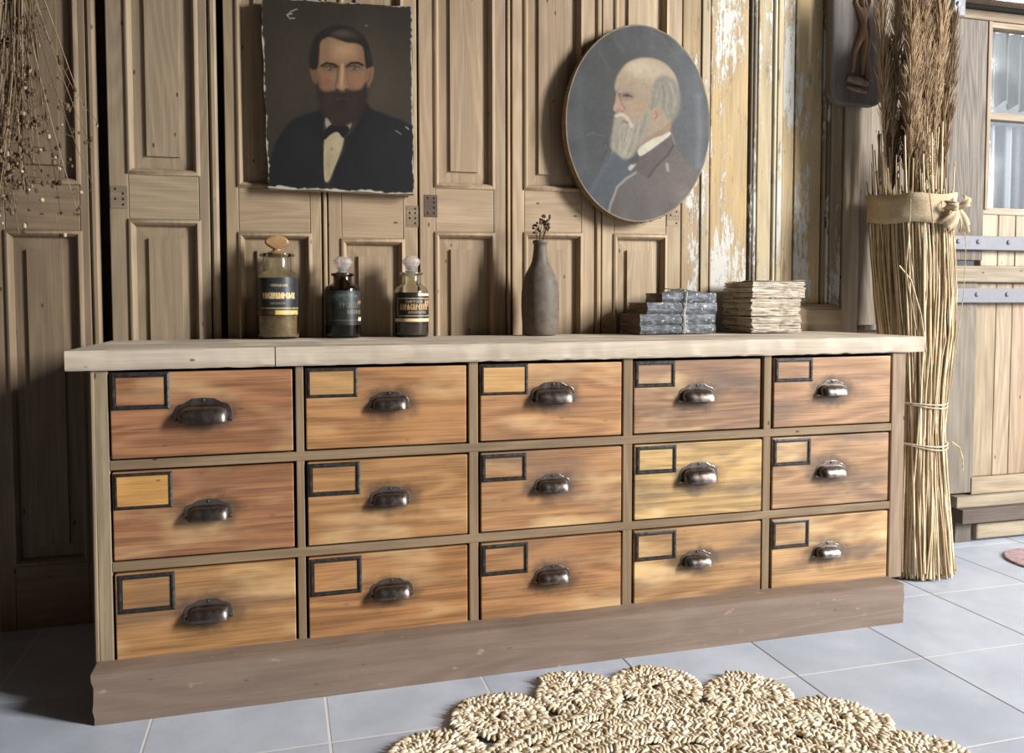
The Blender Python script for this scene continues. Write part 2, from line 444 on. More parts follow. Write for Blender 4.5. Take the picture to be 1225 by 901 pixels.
panel_door(xs, YD, zr(1.207,1.348), 'panelled door just right of the rectangular portrait, with a dark hinge scar', (164,136,103), b_, hinges=[hg((.845,1.324,.889,1.252), YD, True)])
xs = D(1.145,1.182,1.398,1.440); b_ = D(1.443,1.465)
panel_door(xs, YD, zr(1.213,1.351), 'panelled door directly behind the stoneware vase, left of the oval portrait', (168,140,105), b_)
xs = D(1.468,1.508,1.717,1.769)
panel_door(xs, YD, zr(1.214,1.36), 'panelled door behind the oval portrait and the dark blue books', (174,148,112), None, hinges=[hg((1.712,1.303,1.762,1.243), YD, False)])

# ------------------------------------------------------------------ peeling painted boarding
t = thing('peeling_board_panel', 'ochre wooden panel with flaking white paint, right of the oval portrait', 'panel', (2.11,.6,0))
RB = [(a, b, d, tuple(v*.89 for v in c)) for a, b, d, c in [(1.770,1.843,.0,(180,150,106)),(1.843,1.876,-.006,(192,172,136)),(1.887,2.035,.004,(196,164,108)),
      (2.072,2.130,-.002,(196,176,134)),(2.150,2.172,-.008,(206,188,148)),(2.176,2.226,.002,(196,168,118)),(2.232,2.346,.004,(198,168,116)),(2.398,2.444,.010,(168,148,116))]]
for a, b, dy, c in RB:
    a, b = sx(a, YD), sx(b, YD)
    MB().box((a,YD+dy,0), (b-.0015,YD+.04,2.42)).build('board', M['peel'], t, ((a+b)/2,YD,1), c, bevel=.003)
def vbead(a, b, y, c, par, mat='peel'):
    a, b = sx(a, YD), sx(b, YD); m = MB(); n = 9
    pr = [(a+(b-a)*(.5-.5*math.cos(PI*i/(n-1))), y-.5*(b-a)*math.sin(PI*i/(n-1))) for i in range(n)]
    pr += [(b, y+.02), (a, y+.02)]; n = len(pr)
    m.add([(x,yy,0) for x, yy in pr]+[(x,yy,2.42) for x, yy in pr], [(i,(i+1)%n,(i+1)%n+n,i+n) for i in range(n)]+[tuple(range(n))[::-1], tuple(range(n,2*n))])
    m.build('bead_moulding', M[mat], par, (a,y,1), c, smooth=True)
for a, b, y, c in [(1.878,1.886,YD,(150,120,84)),(2.040,2.052,YD+.004,(96,84,70)),(2.054,2.070,YD+.006,(128,116,98)),(2.132,2.148,YD,(186,176,150)),
                   (2.350,2.362,YD+.002,(140,120,92)),(2.366,2.380,YD+.004,(120,104,84)),(2.384,2.396,YD+.004,(160,140,108))]:
    vbead(a, b, y, c, t)
MB().box((sx(1.770,YD)+.002,YD+.028,0), (sx(2.444,YD),YD+.045,2.40)).build('backing', M['woodz'], t, None, (58,46,36))
m = MB().box((2.232,.535,0), (2.435,YD-.012,.945)); m.add([(2.232,.535,.945),(2.435,.535,.945),(2.435,YD-.012,.945),(2.232,YD-.012,.945),(2.24,.56,.966),(2.43,.56,.966),(2.43,YD-.012,.966),(2.24,YD-.012,.966)], [(0,1,5,4),(1,2,6,5),(2,3,7,6),(3,0,4,7),(4,5,6,7)])
m.build('base_block', M['woodx'], t, (2.33,.53,.5), (176,150,112), bevel=.004)

t = thing('wooden_post', 'shadowed grey wooden post behind the straw bundle', 'post', (2.55,.6,0))
a, b = sx(2.448, YD), sx(2.52, YD)
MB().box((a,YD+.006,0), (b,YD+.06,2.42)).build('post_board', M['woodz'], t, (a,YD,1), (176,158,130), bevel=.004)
MB().box((b+.001,YD+.022,0), (2.70,YD+.06,2.42)).build('post_board', M['woodz'], t, (b,YD,1), (124,108,88), bevel=.004)  # darker tone carries the post's shadowed side in its colour
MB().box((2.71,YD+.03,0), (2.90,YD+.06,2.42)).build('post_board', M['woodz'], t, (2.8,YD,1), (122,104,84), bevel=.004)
MB().box((2.56,.565,.865), (2.73,.598,.885)).build('ledge', M['woodx'], t, (2.6,.57,.87), (150,140,124), bevel=.003)

# ------------------------------------------------------------------ glazed stable door on the right
dr = bpy.data.objects.new('door_1', None); C.objects.link(dr); dr.location = (3.45,.57,0); dr['_o'] = (3.45,.57,0); struct(dr)
YR = .555
def dpart(name, a, b, mat, col, bev=.003):
    col = tuple(v*.86 for v in mute(col, .8)); return MB().box(a, b).build(name, M[mat], dr, ((a[0]+b[0])/2, a[1], (a[2]+b[2])/2), col, bevel=bev)
DX1 = 4.0
dpart('stile', (2.918,YR,1.14), (3.105,YR+.05,2.085), 'oakz', (128,112,96))
dpart('stile', (3.80,YR,1.14), (DX1,YR+.05,2.085), 'oakz', (128,112,96))
dpart('rail', (2.95,YR-.004,2.086), (DX1,YR+.05,2.122), 'woodx', (178,146,106))
dpart('frame_edge', (3.105,YR-.004,1.345), (3.124,YR+.05,2.085), 'woodz', (176,146,108))
dpart('rail', (3.124,YR+.002,2.062), (3.80,YR+.048,2.085), 'woodx', (184,152,110))
dpart('glazing_bar', (3.124,YR+.004,1.702), (3.80,YR+.04,1.732), 'woodx', (176,150,116))
dpart('rail', (3.105,YR+.006,1.325), (3.80,YR+.05,1.352), 'woodx', (190,170,136))
for i in range(8):
    dpart('board', (3.106+i*.087,YR+.010,1.118), (3.190+i*.087,YR+.045,1.326), 'woodz', random.choice([(196,176,138),(206,186,148),(188,164,124)]), .004)
MB().box((3.122,YR+.022,1.35), (3.802,YR+.026,2.064)).build('pane', M['pane'], dr)
dpart('meeting_rail', (2.93,YR-.014,1.052), (DX1,YR+.05,1.118), 'woodx', (172,148,114), .006)
dpart('stile', (2.94,YR+.002,.20), (3.088,YR+.05,1.05), 'woodz', (142,126,104))
dpart('stile', (3.80,YR+.002,.20), (DX1,YR+.05,1.05), 'woodz', (142,126,104))
for i, c in enumerate([(186,156,112),(196,164,122),(192,152,110),(178,146,108),(188,160,118),(182,150,110),(190,160,120),(184,152,112)]):
    wd = [.105,.082,.088,.09,.09,.09,.09,.08][i]; xx = 3.089+sum([.105,.082,.088,.09,.09,.09,.09,.08][:i])
    dpart('board', (xx,YR+.012,.262), (xx+wd-.002,YR+.045,1.05), 'woodz', c, .004)
dpart('rail', (3.078,YR-.002,.192), (DX1,YR+.05,.262), 'woodx', (186,158,116))
dpart('threshold', (2.99,YR-.02,.145), (DX1,YR+.06,.19), 'woodx', (180,158,122))
dpart('threshold', (2.99,YR-.05,.088), (DX1,YR+.06,.145), 'woodx', (112,92,80))
dpart('kickboard', (3.0,YR-.004,.0), (3.085,YR+.05,.088), 'woodz', (122,108,90))
dpart('kickboard', (3.09,YR-.022,.012), (DX1,YR+.05,.076), 'woodx', (190,166,128), .008)
dpart('jamb', (2.895,YR+.004,0), (2.912,YR+.06,2.42), 'woodz', (150,134,112))
dpart('lintel', (2.85,YR-.03,2.124), (DX1,YR+.06,2.42), 'woodx', (70,62,56))
def strap(z0, z1):
    o = MB().box((2.925,YR-.022,z0), (3.62,YR-.012,z1)).build('strap_hinge', M['strap'], dr, (3.2,YR-.02,z0), bevel=.003)
    for x in (2.962,3.06,3.21,3.36,3.52): MB().blob((x,YR-.022,(z0+z1)/2+.004), (.010,.006,.010), 10, 6).build('rivet', M['strap'], o, smooth=True)
    k = MB(); k.tube([(2.915,YR-.016,z0-.006),(2.915,YR-.016,z1+.016)], .011, 10); k.build('hinge_knuckle', M['iron'], o, smooth=True)
    MB().box((2.95,YR-.012,z0), (3.60,YR+.012,z1)).build('hinge_packing', M['woodx'], o, None, (120,104,84))
strap(1.180,1.236); strap(.970,1.028)

t = thing('track_bracket', 'black metal track bracket with a shiny bolt above the glazed door corner', 'bracket', (2.86,.5,2.08))
MB().box((2.825,.46,2.108), (2.905,.525,2.30)).build('mount_block', M['iron'], t, bevel=.006)
MB().box((2.838,.452,2.048), (2.892,.46,2.112)).build('mount_plate', M['strap'], t, bevel=.006)
MB().blob((2.856,.452,2.092), (.010,.007,.010), 12, 8).build('bolt', plain('bright_bolt', (232,232,230), .2, .9, .05), t, smooth=True)
MB().box((2.905,.47,2.128), (4.0,.52,2.175)).build('track', M['iron'], t, bevel=.004)

def curtain(name, label, x0, x1, ztop, hem, y, folds, mat):
    nx, nz = 160, 26; V = []; Fq = []
    for i in range(nx+1):
        u = i/nx; x = x0+(x1-x0)*u
        zb = hem(x)
        for j in range(nz+1):
            z = ztop+(zb-ztop)*j/nz
            V.append((x, y+.018*math.sin(x*folds)+.005*math.sin(x*folds*2.3+1), z))
    for i in range(nx):
        for j in range(nz): a = i*(nz+1)+j; Fq.append((a, a+nz+1, a+nz+2, a+1))
    return tag(npmesh(name, V, Fq, M[mat], None, (x0,y,ztop)), label, 'curtain')
curtain('lace_curtain', 'short grey lace curtain with scalloped hem in the upper window pane', 3.126, 3.80, 2.075, lambda x: 1.80-.035*abs(math.sin((x-3.11)*PI/.075)), .632, 90, 'lace')
curtain('lace_curtain', 'plain pale curtain behind the lower window pane', 3.126, 3.80, 1.70, lambda x: 1.36, .632, 74, 'voile')

# ------------------------------------------------------------------ the bank of drawers
cab = thing('drawer_cabinet', 'long wooden drawer cabinet with fifteen drawers and a pale thick worktop', 'cabinet', (1.1,.2,0))
cx_ = [(0,.4213),(.448,.8652),(.8972,1.3073),(1.3425,1.7543),(1.7856,2.2)]
cz_ = [(.6005,.8135),(.3562,.5735),(.1090,.3290)]
RC = (138,112,80)
def plinth():
    m = MB(); rs = np.random.default_rng(4); n = 70; xs_ = np.linspace(-.039, 2.2, n); vs = []; fs = []
    zs_ = [0, .016, .034, .052, .070, .088, .104, .1185]
    for i, x in enumerate(xs_):
        for z in zs_:
            jx = 0
            if i == 0: jx = rs.uniform(-.004, .006)
            if i == n-1: jx = rs.uniform(-.003, .001)-.05*max(0, .05-z)
            vs.append((x+jx, -.077+rs.normal(0, .0004), z+(rs.normal(0, .0006) if z > .1 else 0)))
        vs += [(x, -.070, .1205+rs.normal(0, .0005)), (x, .5, .1125), (x, .5, 0)]
    k = len(zs_)+3
    for i in range(n-1):
        for j in range(k): fs.append((i*k+j, (i+1)*k+j, (i+1)*k+(j+1)%k, i*k+(j+1)%k))
    fs.append(tuple(range(k))[::-1]); fs.append(tuple((n-1)*k+j for j in range(k)))
    return m.add(vs, fs)
plinth().build('plinth', M['plinth'], cab, (1,-.077,.05), (130,108,92), smooth=True, sharp=40)
MB().box((-.034,.0,.111), (-.003,.50,.82)).build('side_panel', M['woodz'], cab, (-.02,0,.4), (152,132,100), bevel=.002)
mm = MB(); mm.tube([(-.040,.004,.111),(-.036,.004,.82)], .006, 8); mm.build('edge_bead', M['woodz'], cab, (-.04,0,.4), (142,120,90), smooth=True)
MB().box((2.207,.0,.111), (2.256,.50,.82)).build('side_panel', M['woodz'], cab, (2.23,0,.4), (148,120,94), bevel=.003)
for i in range(4):
    x0, x1 = cx_[i][1]+.0035, cx_[i+1][0]-.0035
    MB().box((x0,.0015,.111), (x1,.45,.82)).build('divider', M['woodz'], cab, ((x0+x1)/2,0,.3), RC, bevel=.002)
for a, b in ((cz_[1][1]+.002, cz_[0][0]-.002), (cz_[2][1]+.002, cz_[1][0]-.002)):
    MB().box((-.003,.0,a), (2.207,.45,b)).build('rail', M['woodx'], cab, (1,0,a), RC, bevel=.002)
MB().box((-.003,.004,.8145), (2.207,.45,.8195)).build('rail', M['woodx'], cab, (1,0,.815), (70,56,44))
MB().box((-.003,.012,.111), (2.207,.45,.1145)).build('rail', M['woodx'], cab, (1,0,.112), RC)
MB().box((-.003,.46,.111), (2.207,.49,.82)).build('back_panel', M['woodx'], cab, None, (90,72,54))

def wz(x): return .8615+(x+.09)/2.403*.0055
def worktop():
    V = []; Fs = []
    X0, X1, Y0, Y1 = -.0905, 2.314, -.012, .535
    def slab(xa, xb, ya, yb, n, seed):
        rs = np.random.default_rng(seed); m = MB(); vs = []; fs = []
        xsn = np.linspace(xa, xb, n)
        for x in xsn:
            e = rs.normal(0, .0009, 6)
            if rs.random() < .08: e[1] += rs.uniform(.002,.005)
            z1 = wz(x)+.0007*math.sin(x*2.1+.4); z0 = z1-.0475
            vs += [(x,ya+.0035+e[4],z0+e[1]*.5), (x,ya+e[0],z0+.005+e[1]), (x,ya+e[2],z1-.004), (x,ya+.004+e[3],z1), (x,yb-.003,z1), (x,yb,z1-.003), (x,yb,z0)]
        for i in range(n-1):
            for k in range(7): fs.append((i*7+k, (i+1)*7+k, (i+1)*7+(k+1)%7, i*7+(k+1)%7))
        fs.append(tuple(range(7))[::-1]); fs.append(tuple((n-1)*7+k for k in range(7)))
        return vs, [f[::-1] for f in fs]
    m = MB()
    m.add(*slab(X0, .3765, Y0, .09, 26, 1)); m.add(*slab(.379, X1, Y0, .09, 90, 2)); m.add(*slab(X0, X1, .0915, .30, 60, 3)); m.add(*slab(X0, X1, .3015, Y1, 60, 4))
    return m
worktop().build('worktop', M['top'], cab, (1,0,.86), (192,176,154), smooth=True, sharp=40)

def pull(dw, x, z, w, tall=1.):
    s = w/.105
    a, h, d = .044*s, .030*s*tall, .027*s
    zb = z-.011*s
    y = -.0035
    NU, NV = 26, 10; V = []; Fq = []
    def pt(u, v, k):
        cu, su = math.cos(u), math.sin(u)
        ex = math.copysign(abs(cu)**.45, cu); rad = max(su, 0)**.45
        return (x+(a-k)*ex, y-(d-k)*rad*math.sin(v), zb+(h-k)*rad*math.cos(v))
    m = MB()
    for k, flip in ((0, False), (.0022, True)):
        vs = [pt(PI*i/NU, PI/2*j/NV, k) for i in range(NU+1) for j in range(NV+1)]
        fs = [(i*(NV+1)+j, i*(NV+1)+j+1, (i+1)*(NV+1)+j+1, (i+1)*(NV+1)+j) for i in range(NU) for j in range(NV)]
        m.add(vs, [f[::-1] for f in fs] if flip else fs)
    o2 = (NU+1)*(NV+1)
    m.f += [(i*(NV+1)+NV, o2+i*(NV+1)+NV, o2+(i+1)*(NV+1)+NV, (i+1)*(NV+1)+NV) for i in range(NU)]
    hn = m.build('cup_pull', M['iron'], dw, (x,y,zb), smooth=True, sharp=60)
    # flat back flange with ears and a centre tab
    b = .0075*s; pts = []
    for i in range(NU+1):
        u = PI*i/NU; cu, su = math.cos(u), math.sin(u)
        ex = math.copysign(abs(cu)**.45, cu); rad = max(su, 0)**.45
        zz = zb-.002*s+(h+b)*rad
        tabw = abs(u-PI/2)
        if tabw < .30: zz += .008*s*(1-(tabw/.30)**2)
        pts.append((x+(a+b)*ex, zz))
    m = MB(); m.prism(pts[::-1], y-.001, -.0005)
    fo = m.build('back_flange', M['iron'], hn, (x,y,zb), bevel=.0006)
    for qx, qz in ((x, zb+h+.0085*s), (x-(a+b*.25), zb+.004), (x+(a+b*.25), zb+.004)):
        MB().blob((qx,y-.001,qz), (.0036*s,.0022,.0036*s), 10, 6).build('screw', M['frameiron'], hn, smooth=True)

def card_frame(dw, x0, z0, x1, z1):
    y = -.004; bw = .0115; m = MB()
    o = [(x0,z0),(x1,z0),(x1,z1),(x0,z1)]; i1 = [(x0+bw,z0+bw),(x1-bw,z0+bw),(x1-bw,z1-bw),(x0+bw,z1-bw)]
    def ring(q, yy): return [(px,yy,pz) for px, pz in q]
    mid = lambda f: [(x0+bw*f,z0+bw*f),(x1-bw*f,z0+bw*f),(x1-bw*f,z1-bw*f),(x0+bw*f,z1-bw*f)]
    rings = [ring(o,-.0005), ring(o,y), ring(mid(.35),y-.0025), ring(mid(.62),y-.0025), ring(mid(.75),y), ring(i1,y), ring(i1,-.0005)]
    vs = [v for r in rings for v in r]; fs = []
    for i in range(len(rings)-1):
        for k in range(4): fs.append((i*4+k, i*4+(k+1)%4, (i+1)*4+(k+1)%4, (i+1)*4+k))
    m.add(vs, fs)
    fr = m.build('card_frame', M['frameiron'], dw, ((x0+x1)/2,y,(z0+z1)/2))
    return fr

HND = [[(.208,.701,.136),(.215,.459,.114),(.211,.211,.116)],[(.658,.712,.104),(.658,.465,.106),(.660,.221,.115)],[(1.103,.717,.130),(1.101,.472,.105),(1.101,.22,.106)],
       [(1.541,.703,.120),(1.544,.471,.125),(1.541,.225,.104)],[(1.987,.706,.108),(1.990,.46,.110),(1.980,.215,.102)]]
FRM = [[(.001,.809,.133,.719),(.001,.573,.135,.480),(.005,.331,.136,.229)],[(.449,.812,.578,.733),(.450,.572,.582,.483),(.451,.327,.584,.226)],
       [(.898,.812,1.032,.725),(.898,.572,1.027,.493),(.898,.328,1.031,.238)],[(1.344,.812,1.471,.733),(1.345,.572,1.473,.488),(1.344,.328,1.475,.239)],[(1.788,.812,1.919,.737),(1.787,.572,1.918,.486),(1.787,.328,1.916,.237)]]
DCOL = [[(164,110,72,.25),(164,110,72,.25),(180,130,78,.45)],[(178,124,74,.35),(176,126,76,.4),(176,122,72,.3)],[(186,132,84,.4),(180,130,84,.65),(178,126,80,.4)],
        [(158,118,86,.75),(196,158,98,.8),(178,134,86,.8)],[(174,130,92,.7),(178,136,96,.8),(190,146,96,.85)]]
CARD = {(0,1): (204,142,60), (1,0): (190,138,74), (2,0): (198,146,78)}
for c in range(5):
    for r in range(3):
        x0, x1 = cx_[c]; z0, z1 = cz_[r]; hx, hz, hw = HND[c][r]; q = FRM[c][r]
        yj = [[0,.001,0],[.003,0,.002],[.004,.001,0],[.008,0,.001],[0,.002,.001]][c][r]
        jx = random.uniform(-.001,.001)
        m = MB().box((x0+.0025+jx,-.003,z0+.0025), (x1-.003-(.004 if (c,r)==(3,0) else 0)+jx,.02,z1-.003-(.003 if r==0 else 0)))
        m.box((x0+.012,.018,z0+.012), (x1-.012,.44,z1-.04))
        dw = m.build('drawer', M['drawer'], cab, (hx,-.003,hz), bevel=.0025)
        col = DCOL[c][r]; l = lin(*mute(tuple(v*.94 for v in col[:3]), .84)); dw.color = (l[0], l[1], l[2], col[3])
        pull(dw, hx, hz, hw, 1.12 if (c,r) == (3,1) else 1.)
        card_frame(dw, q[0]+.003, q[3], q[2], min(q[1], z1-.006))
        if (c,r) in CARD: MB().box((q[0]+.010,-.0045,q[3]+.008), (q[2]-.008,-.0025,min(q[1], z1-.006)-.008)).build('name_card', M['woodx'], dw, ((q[0]+q[2])/2,-.0045,q[3]), CARD[(c,r)])
        dw.location.y += yj; dw.rotation_euler.y = math.radians(random.uniform(-.12,.12))

# ------------------------------------------------------------------ paintings (colour worked out point by point)
def L3(r, g, b): return np.array(lin(r, g, b)[:3])
def catmull(P, n=6):
    P = np.array(P, float); out = []
    for i in range(len(P)):
        p0, p1, p2, p3 = P[i-1], P[i], P[(i+1)%len(P)], P[(i+2)%len(P)]
        for k in range(n):
            s = k/n
            out.append(.5*((2*p1)+(-p0+p2)*s+(2*p0-5*p1+4*p2-p3)*s*s+(-p0+3*p1-3*p2+p3)*s**3))
    return np.array(out)
def vnoise(x, y, s, seed):
    rs = np.random.default_rng(seed); g = rs.random((64,64))
    u = (x/s) % 63; v = (y/s) % 63; i = u.astype(int); j = v.astype(int); a = u-i; b = v-j
    a = a*a*(3-2*a); b = b*b*(3-2*b)
    return (g[i,j]*(1-a)+g[i+1,j]*a)*(1-b)+(g[i,j+1]*(1-a)+g[i+1,j+1]*a)*b
class Painter:
    def __init__(s, x, y, bg): s.x = x; s.y = y; s.c = np.tile(L3(*bg), (len(x),1)); s.m = None
    def _mix(s, al, col): s.c = s.c*(1-al[:,None])+(L3(*col) if not isinstance(col, np.ndarray) else col)*al[:,None]
    def poly(s, pts, col, soft=6, op=1., smooth=True, tex=0, seed=1, keep=False):
        P = catmull(pts) if smooth else np.array(pts, float)
        lo = P.min(0)-soft*2-2; hi = P.max(0)+soft*2+2
        k = np.where((s.x>lo[0])&(s.x<hi[0])&(s.y>lo[1])&(s.y<hi[1]))[0]
        if not len(k): return
        px, py = s.x[k], s.y[k]; d = np.full(len(k), 1e9); ins = np.zeros(len(k), bool)
        for i in range(len(P)):
            ax, ay = P[i]; bx, by = P[(i+1)%len(P)]; ex, ey = bx-ax, by-ay; L = ex*ex+ey*ey+1e-9
            tt = np.clip(((px-ax)*ex+(py-ay)*ey)/L, 0, 1)
            d = np.minimum(d, (px-ax-tt*ex)**2+(py-ay-tt*ey)**2)
            cr = ((ay>py) != (by>py))
            xi = ax+(py-ay)*ex/(ey if abs(ey) > 1e-9 else 1e-9)
            ins ^= cr & (px < xi)
        sd = np.sqrt(d)*np.where(ins, 1, -1)
        t = np.clip(sd/(2*soft)+.5, 0, 1); al = t*t*(3-2*t)*op
        if tex: al = al*np.clip(1-tex+2*tex*vnoise(px, py, 14, seed), 0, 1)
        full = np.zeros(len(s.x)); full[k] = al; s._mix(full, col)
        if keep: s.m = full
    def stroke(s, pts, w, col, op=1., soft=None):
        soft = soft or w; P = np.array(pts, float)
        d = np.full(len(s.x), 1e9)
        for i in range(len(P)-1):
            ax, ay = P[i]; ex, ey = P[i+1]-P[i]; L = ex*ex+ey*ey+1e-9
            tt = np.clip(((s.x-ax)*ex+(s.y-ay)*ey)/L, 0, 1)
            d = np.minimum(d, (s.x-ax-tt*ex)**2+(s.y-ay-tt*ey)**2)
        al = np.clip((w+soft/2-np.sqrt(d))/soft, 0, 1)*op; s._mix(al*al*(3-2*al), col)
    def spot(s, x, y, rx, ry, col, op=1.):
        q = ((s.x-x)/rx)**2+((s.y-y)/ry)**2; s._mix(np.exp(-q)*op*(1 if s.m is None else s.m), col)
    def grain(s, amt, sc, seed):
        n = vnoise(s.x, s.y, sc, seed)*.6+vnoise(s.x+31, s.y+77, sc*.35, seed+1)*.4
        s.c = s.c*(1+amt*(n-.5)*2)[:,None]

def portrait_square(x, y):
    p = Painter(x, y, (56,48,38))
    p.spot(560, 330, 150, 260, (80,68,52), .8); p.spot(200, 330, 110, 240, (68,58,45), .7)
    p.spot(400, 20, 500, 90, (52,45,37), .7); p.spot(700, 60, 130, 240, (44,38,31), .7)
    # coat and shoulders
    p.poly([(60,900),(95,690),(140,590),(190,535),(300,492),(340,470),(500,455),(545,490),(640,525),(700,550),(760,620),(760,900)], (25,26,28), 9)
    p.spot(230, 640, 80, 120, (34,35,37), .6); p.spot(590, 650, 90, 110, (33,34,37), .5)
    # neck, shirt front, collar
    p.poly([(325,600),(340,520),(470,520),(440,600),(380,620)], (60,46,36), 8)
    p.poly([(322,640),(345,606),(378,592),(412,618),(396,690),(372,750),(345,812),(326,806),(322,720)], (176,160,124), 5)
    p.spot(345, 740, 14, 60, (150,135,104), .6); p.spot(385, 640, 18, 40, (192,178,142), .6); p.spot(358, 668, 5, 6, (110,95,70), .8)
    p.poly([(332,528),(352,548),(356,575),(340,580),(330,560)], (156,148,124), 4); p.poly([(448,548),(440,575),(422,582),(420,566)], (150,142,118), 4)
    p.poly([(318,622),(328,585),(352,560),(382,562),(402,556),(436,570),(428,598),(408,618),(384,592),(352,606),(330,626)], (20,21,23), 4)
    p.stroke([(322,640),(318,720),(322,812)], 3, (14,15,16), .8); p.stroke([(520,480),(470,600),(420,680),(350,830)], 3, (17,18,20), .8); p.stroke([(310,500),(312,600),(320,640)], 3, (17,18,20), .8)
    # ears
    p.poly([(262,302),(280,300),(290,330),(292,375),(276,366),(264,335)], (116,84,60), 5)
    p.poly([(520,306),(546,296),(549,330),(536,372),(516,398),(510,360)], (136,98,70), 5); p.stroke([(533,318),(530,350),(520,376)], 3, (96,64,46), .6)
    # face
    p.poly([(300,230),(306,185),(350,165),(430,165),(500,185),(510,240),(514,310),(508,372),(490,430),(440,470),(370,470),(318,430),(298,380),(292,310)], (146,110,78), 7, keep=True)
    p.spot(410, 225, 70, 42, (184,146,104), .85); p.spot(330, 230, 26, 60, (120,90,62), .5); p.spot(492, 240, 18, 60, (122,90,62), .5)
    p.spot(330, 370, 26, 34, (140,88,64), .7); p.spot(475, 362, 30, 32, (164,106,78), .8); p.spot(300, 360, 12, 50, (92,66,48), .6)
    # eye sockets, eyes, brows
    p.spot(348, 302, 38, 18, (84,60,46), .8); p.spot(458, 302, 38, 18, (92,66,50), .8)
    p.poly([(328,308),(348,300),(370,308),(350,316)], (128,108,88), 3); p.poly([(436,306),(458,298),(482,306),(460,314)], (134,112,92), 3)
    p.spot(350, 307, 9, 8, (26,20,17), 1.); p.spot(459, 305, 9, 8, (26,20,17), 1.); p.spot(347, 304, 3, 3, (170,160,140), .7); p.spot(456, 302, 3, 3, (170,160,140), .7)
    p.stroke([(312,296),(335,283),(365,288),(384,300)], 6, (46,33,25), .95); p.stroke([(424,298),(445,283),(475,281),(498,292)], 6, (46,33,25), .95)
    p.stroke([(326,301),(350,296),(374,304)], 2.5, (46,32,25), .8); p.stroke([(434,301),(458,294),(484,303)], 2.5, (46,32,25), .8)
    # nose
    p.stroke([(386,300),(382,350),(374,388)], 6, (104,72,52), .65); p.stroke([(426,300),(428,350),(436,384)], 5, (120,82,60), .5)
    p.stroke([(405,290),(404,340),(402,385)], 8, (190,148,106), .8); p.spot(402, 390, 18, 13, (182,134,98), .8)
    p.spot(380, 402, 9, 6, (62,38,30), .9); p.spot(424, 402, 9, 6, (66,40,32), .9); p.spot(402, 412, 20, 6, (88,56,42), .6)
    p.m = None
    # beard and moustache
    p.poly([(292,372),(308,396),(330,410),(360,408),(385,402),(405,412),(428,402),(455,404),(488,398),(516,372),(522,430),(506,492),(474,536),(424,562),(380,558),(338,528),(306,488),(294,430)], (44,33,27), 12)
    p.spot(345, 450, 30, 50, (64,46,37), .6); p.spot(455, 455, 36, 50, (62,45,36), .6); p.spot(405, 520, 50, 30, (58,42,34), .7)
    p.stroke([(330,424),(370,412),(404,420),(440,412),(480,424)], 7, (54,38,30), .6, 14); p.stroke([(372,446),(404,441),(436,446)], 4, (70,46,38), .7)
    # hair
    p.poly([(262,306),(256,262),(268,205),(282,165),(312,138),(352,118),(404,112),(452,124),(496,154),(524,198),(538,250),(544,292),(528,304),(512,302),(506,262),(498,214),(470,196),(430,192),(390,180),(350,166),(322,170),(306,196),(302,248),(298,296),(282,312)], (36,30,25), 7)
    p.spot(405, 150, 48, 17, (92,82,70), .7); p.spot(455, 165, 30, 12, (70,60,50), .5); p.stroke([(322,172),(350,142),(402,124)], 4, (28,23,19), .7); p.stroke([(520,230),(530,270)], 4, (58,50,42), .5)
    # chipped paint
    p.stroke([(202,42),(176,52),(160,70),(172,84),(192,82)], 3, (150,142,130), .8); p.stroke([(160,66),(180,62)], 3, (165,158,146), .8)
    p.stroke([(652,586),(676,602)], 3, (110,112,112), .8); p.stroke([(700,570),(712,580)], 3, (150,150,146), .8); p.spot(515, 115, 6, 4, (130,122,108), .7)
    p.grain(.10, 9, 3); p.grain(.07, 60, 9); g_ = p.c.mean(1, keepdims=True); p.c = (g_+(p.c-g_)*.88)*np.array([.63,.62,.60])
    return p

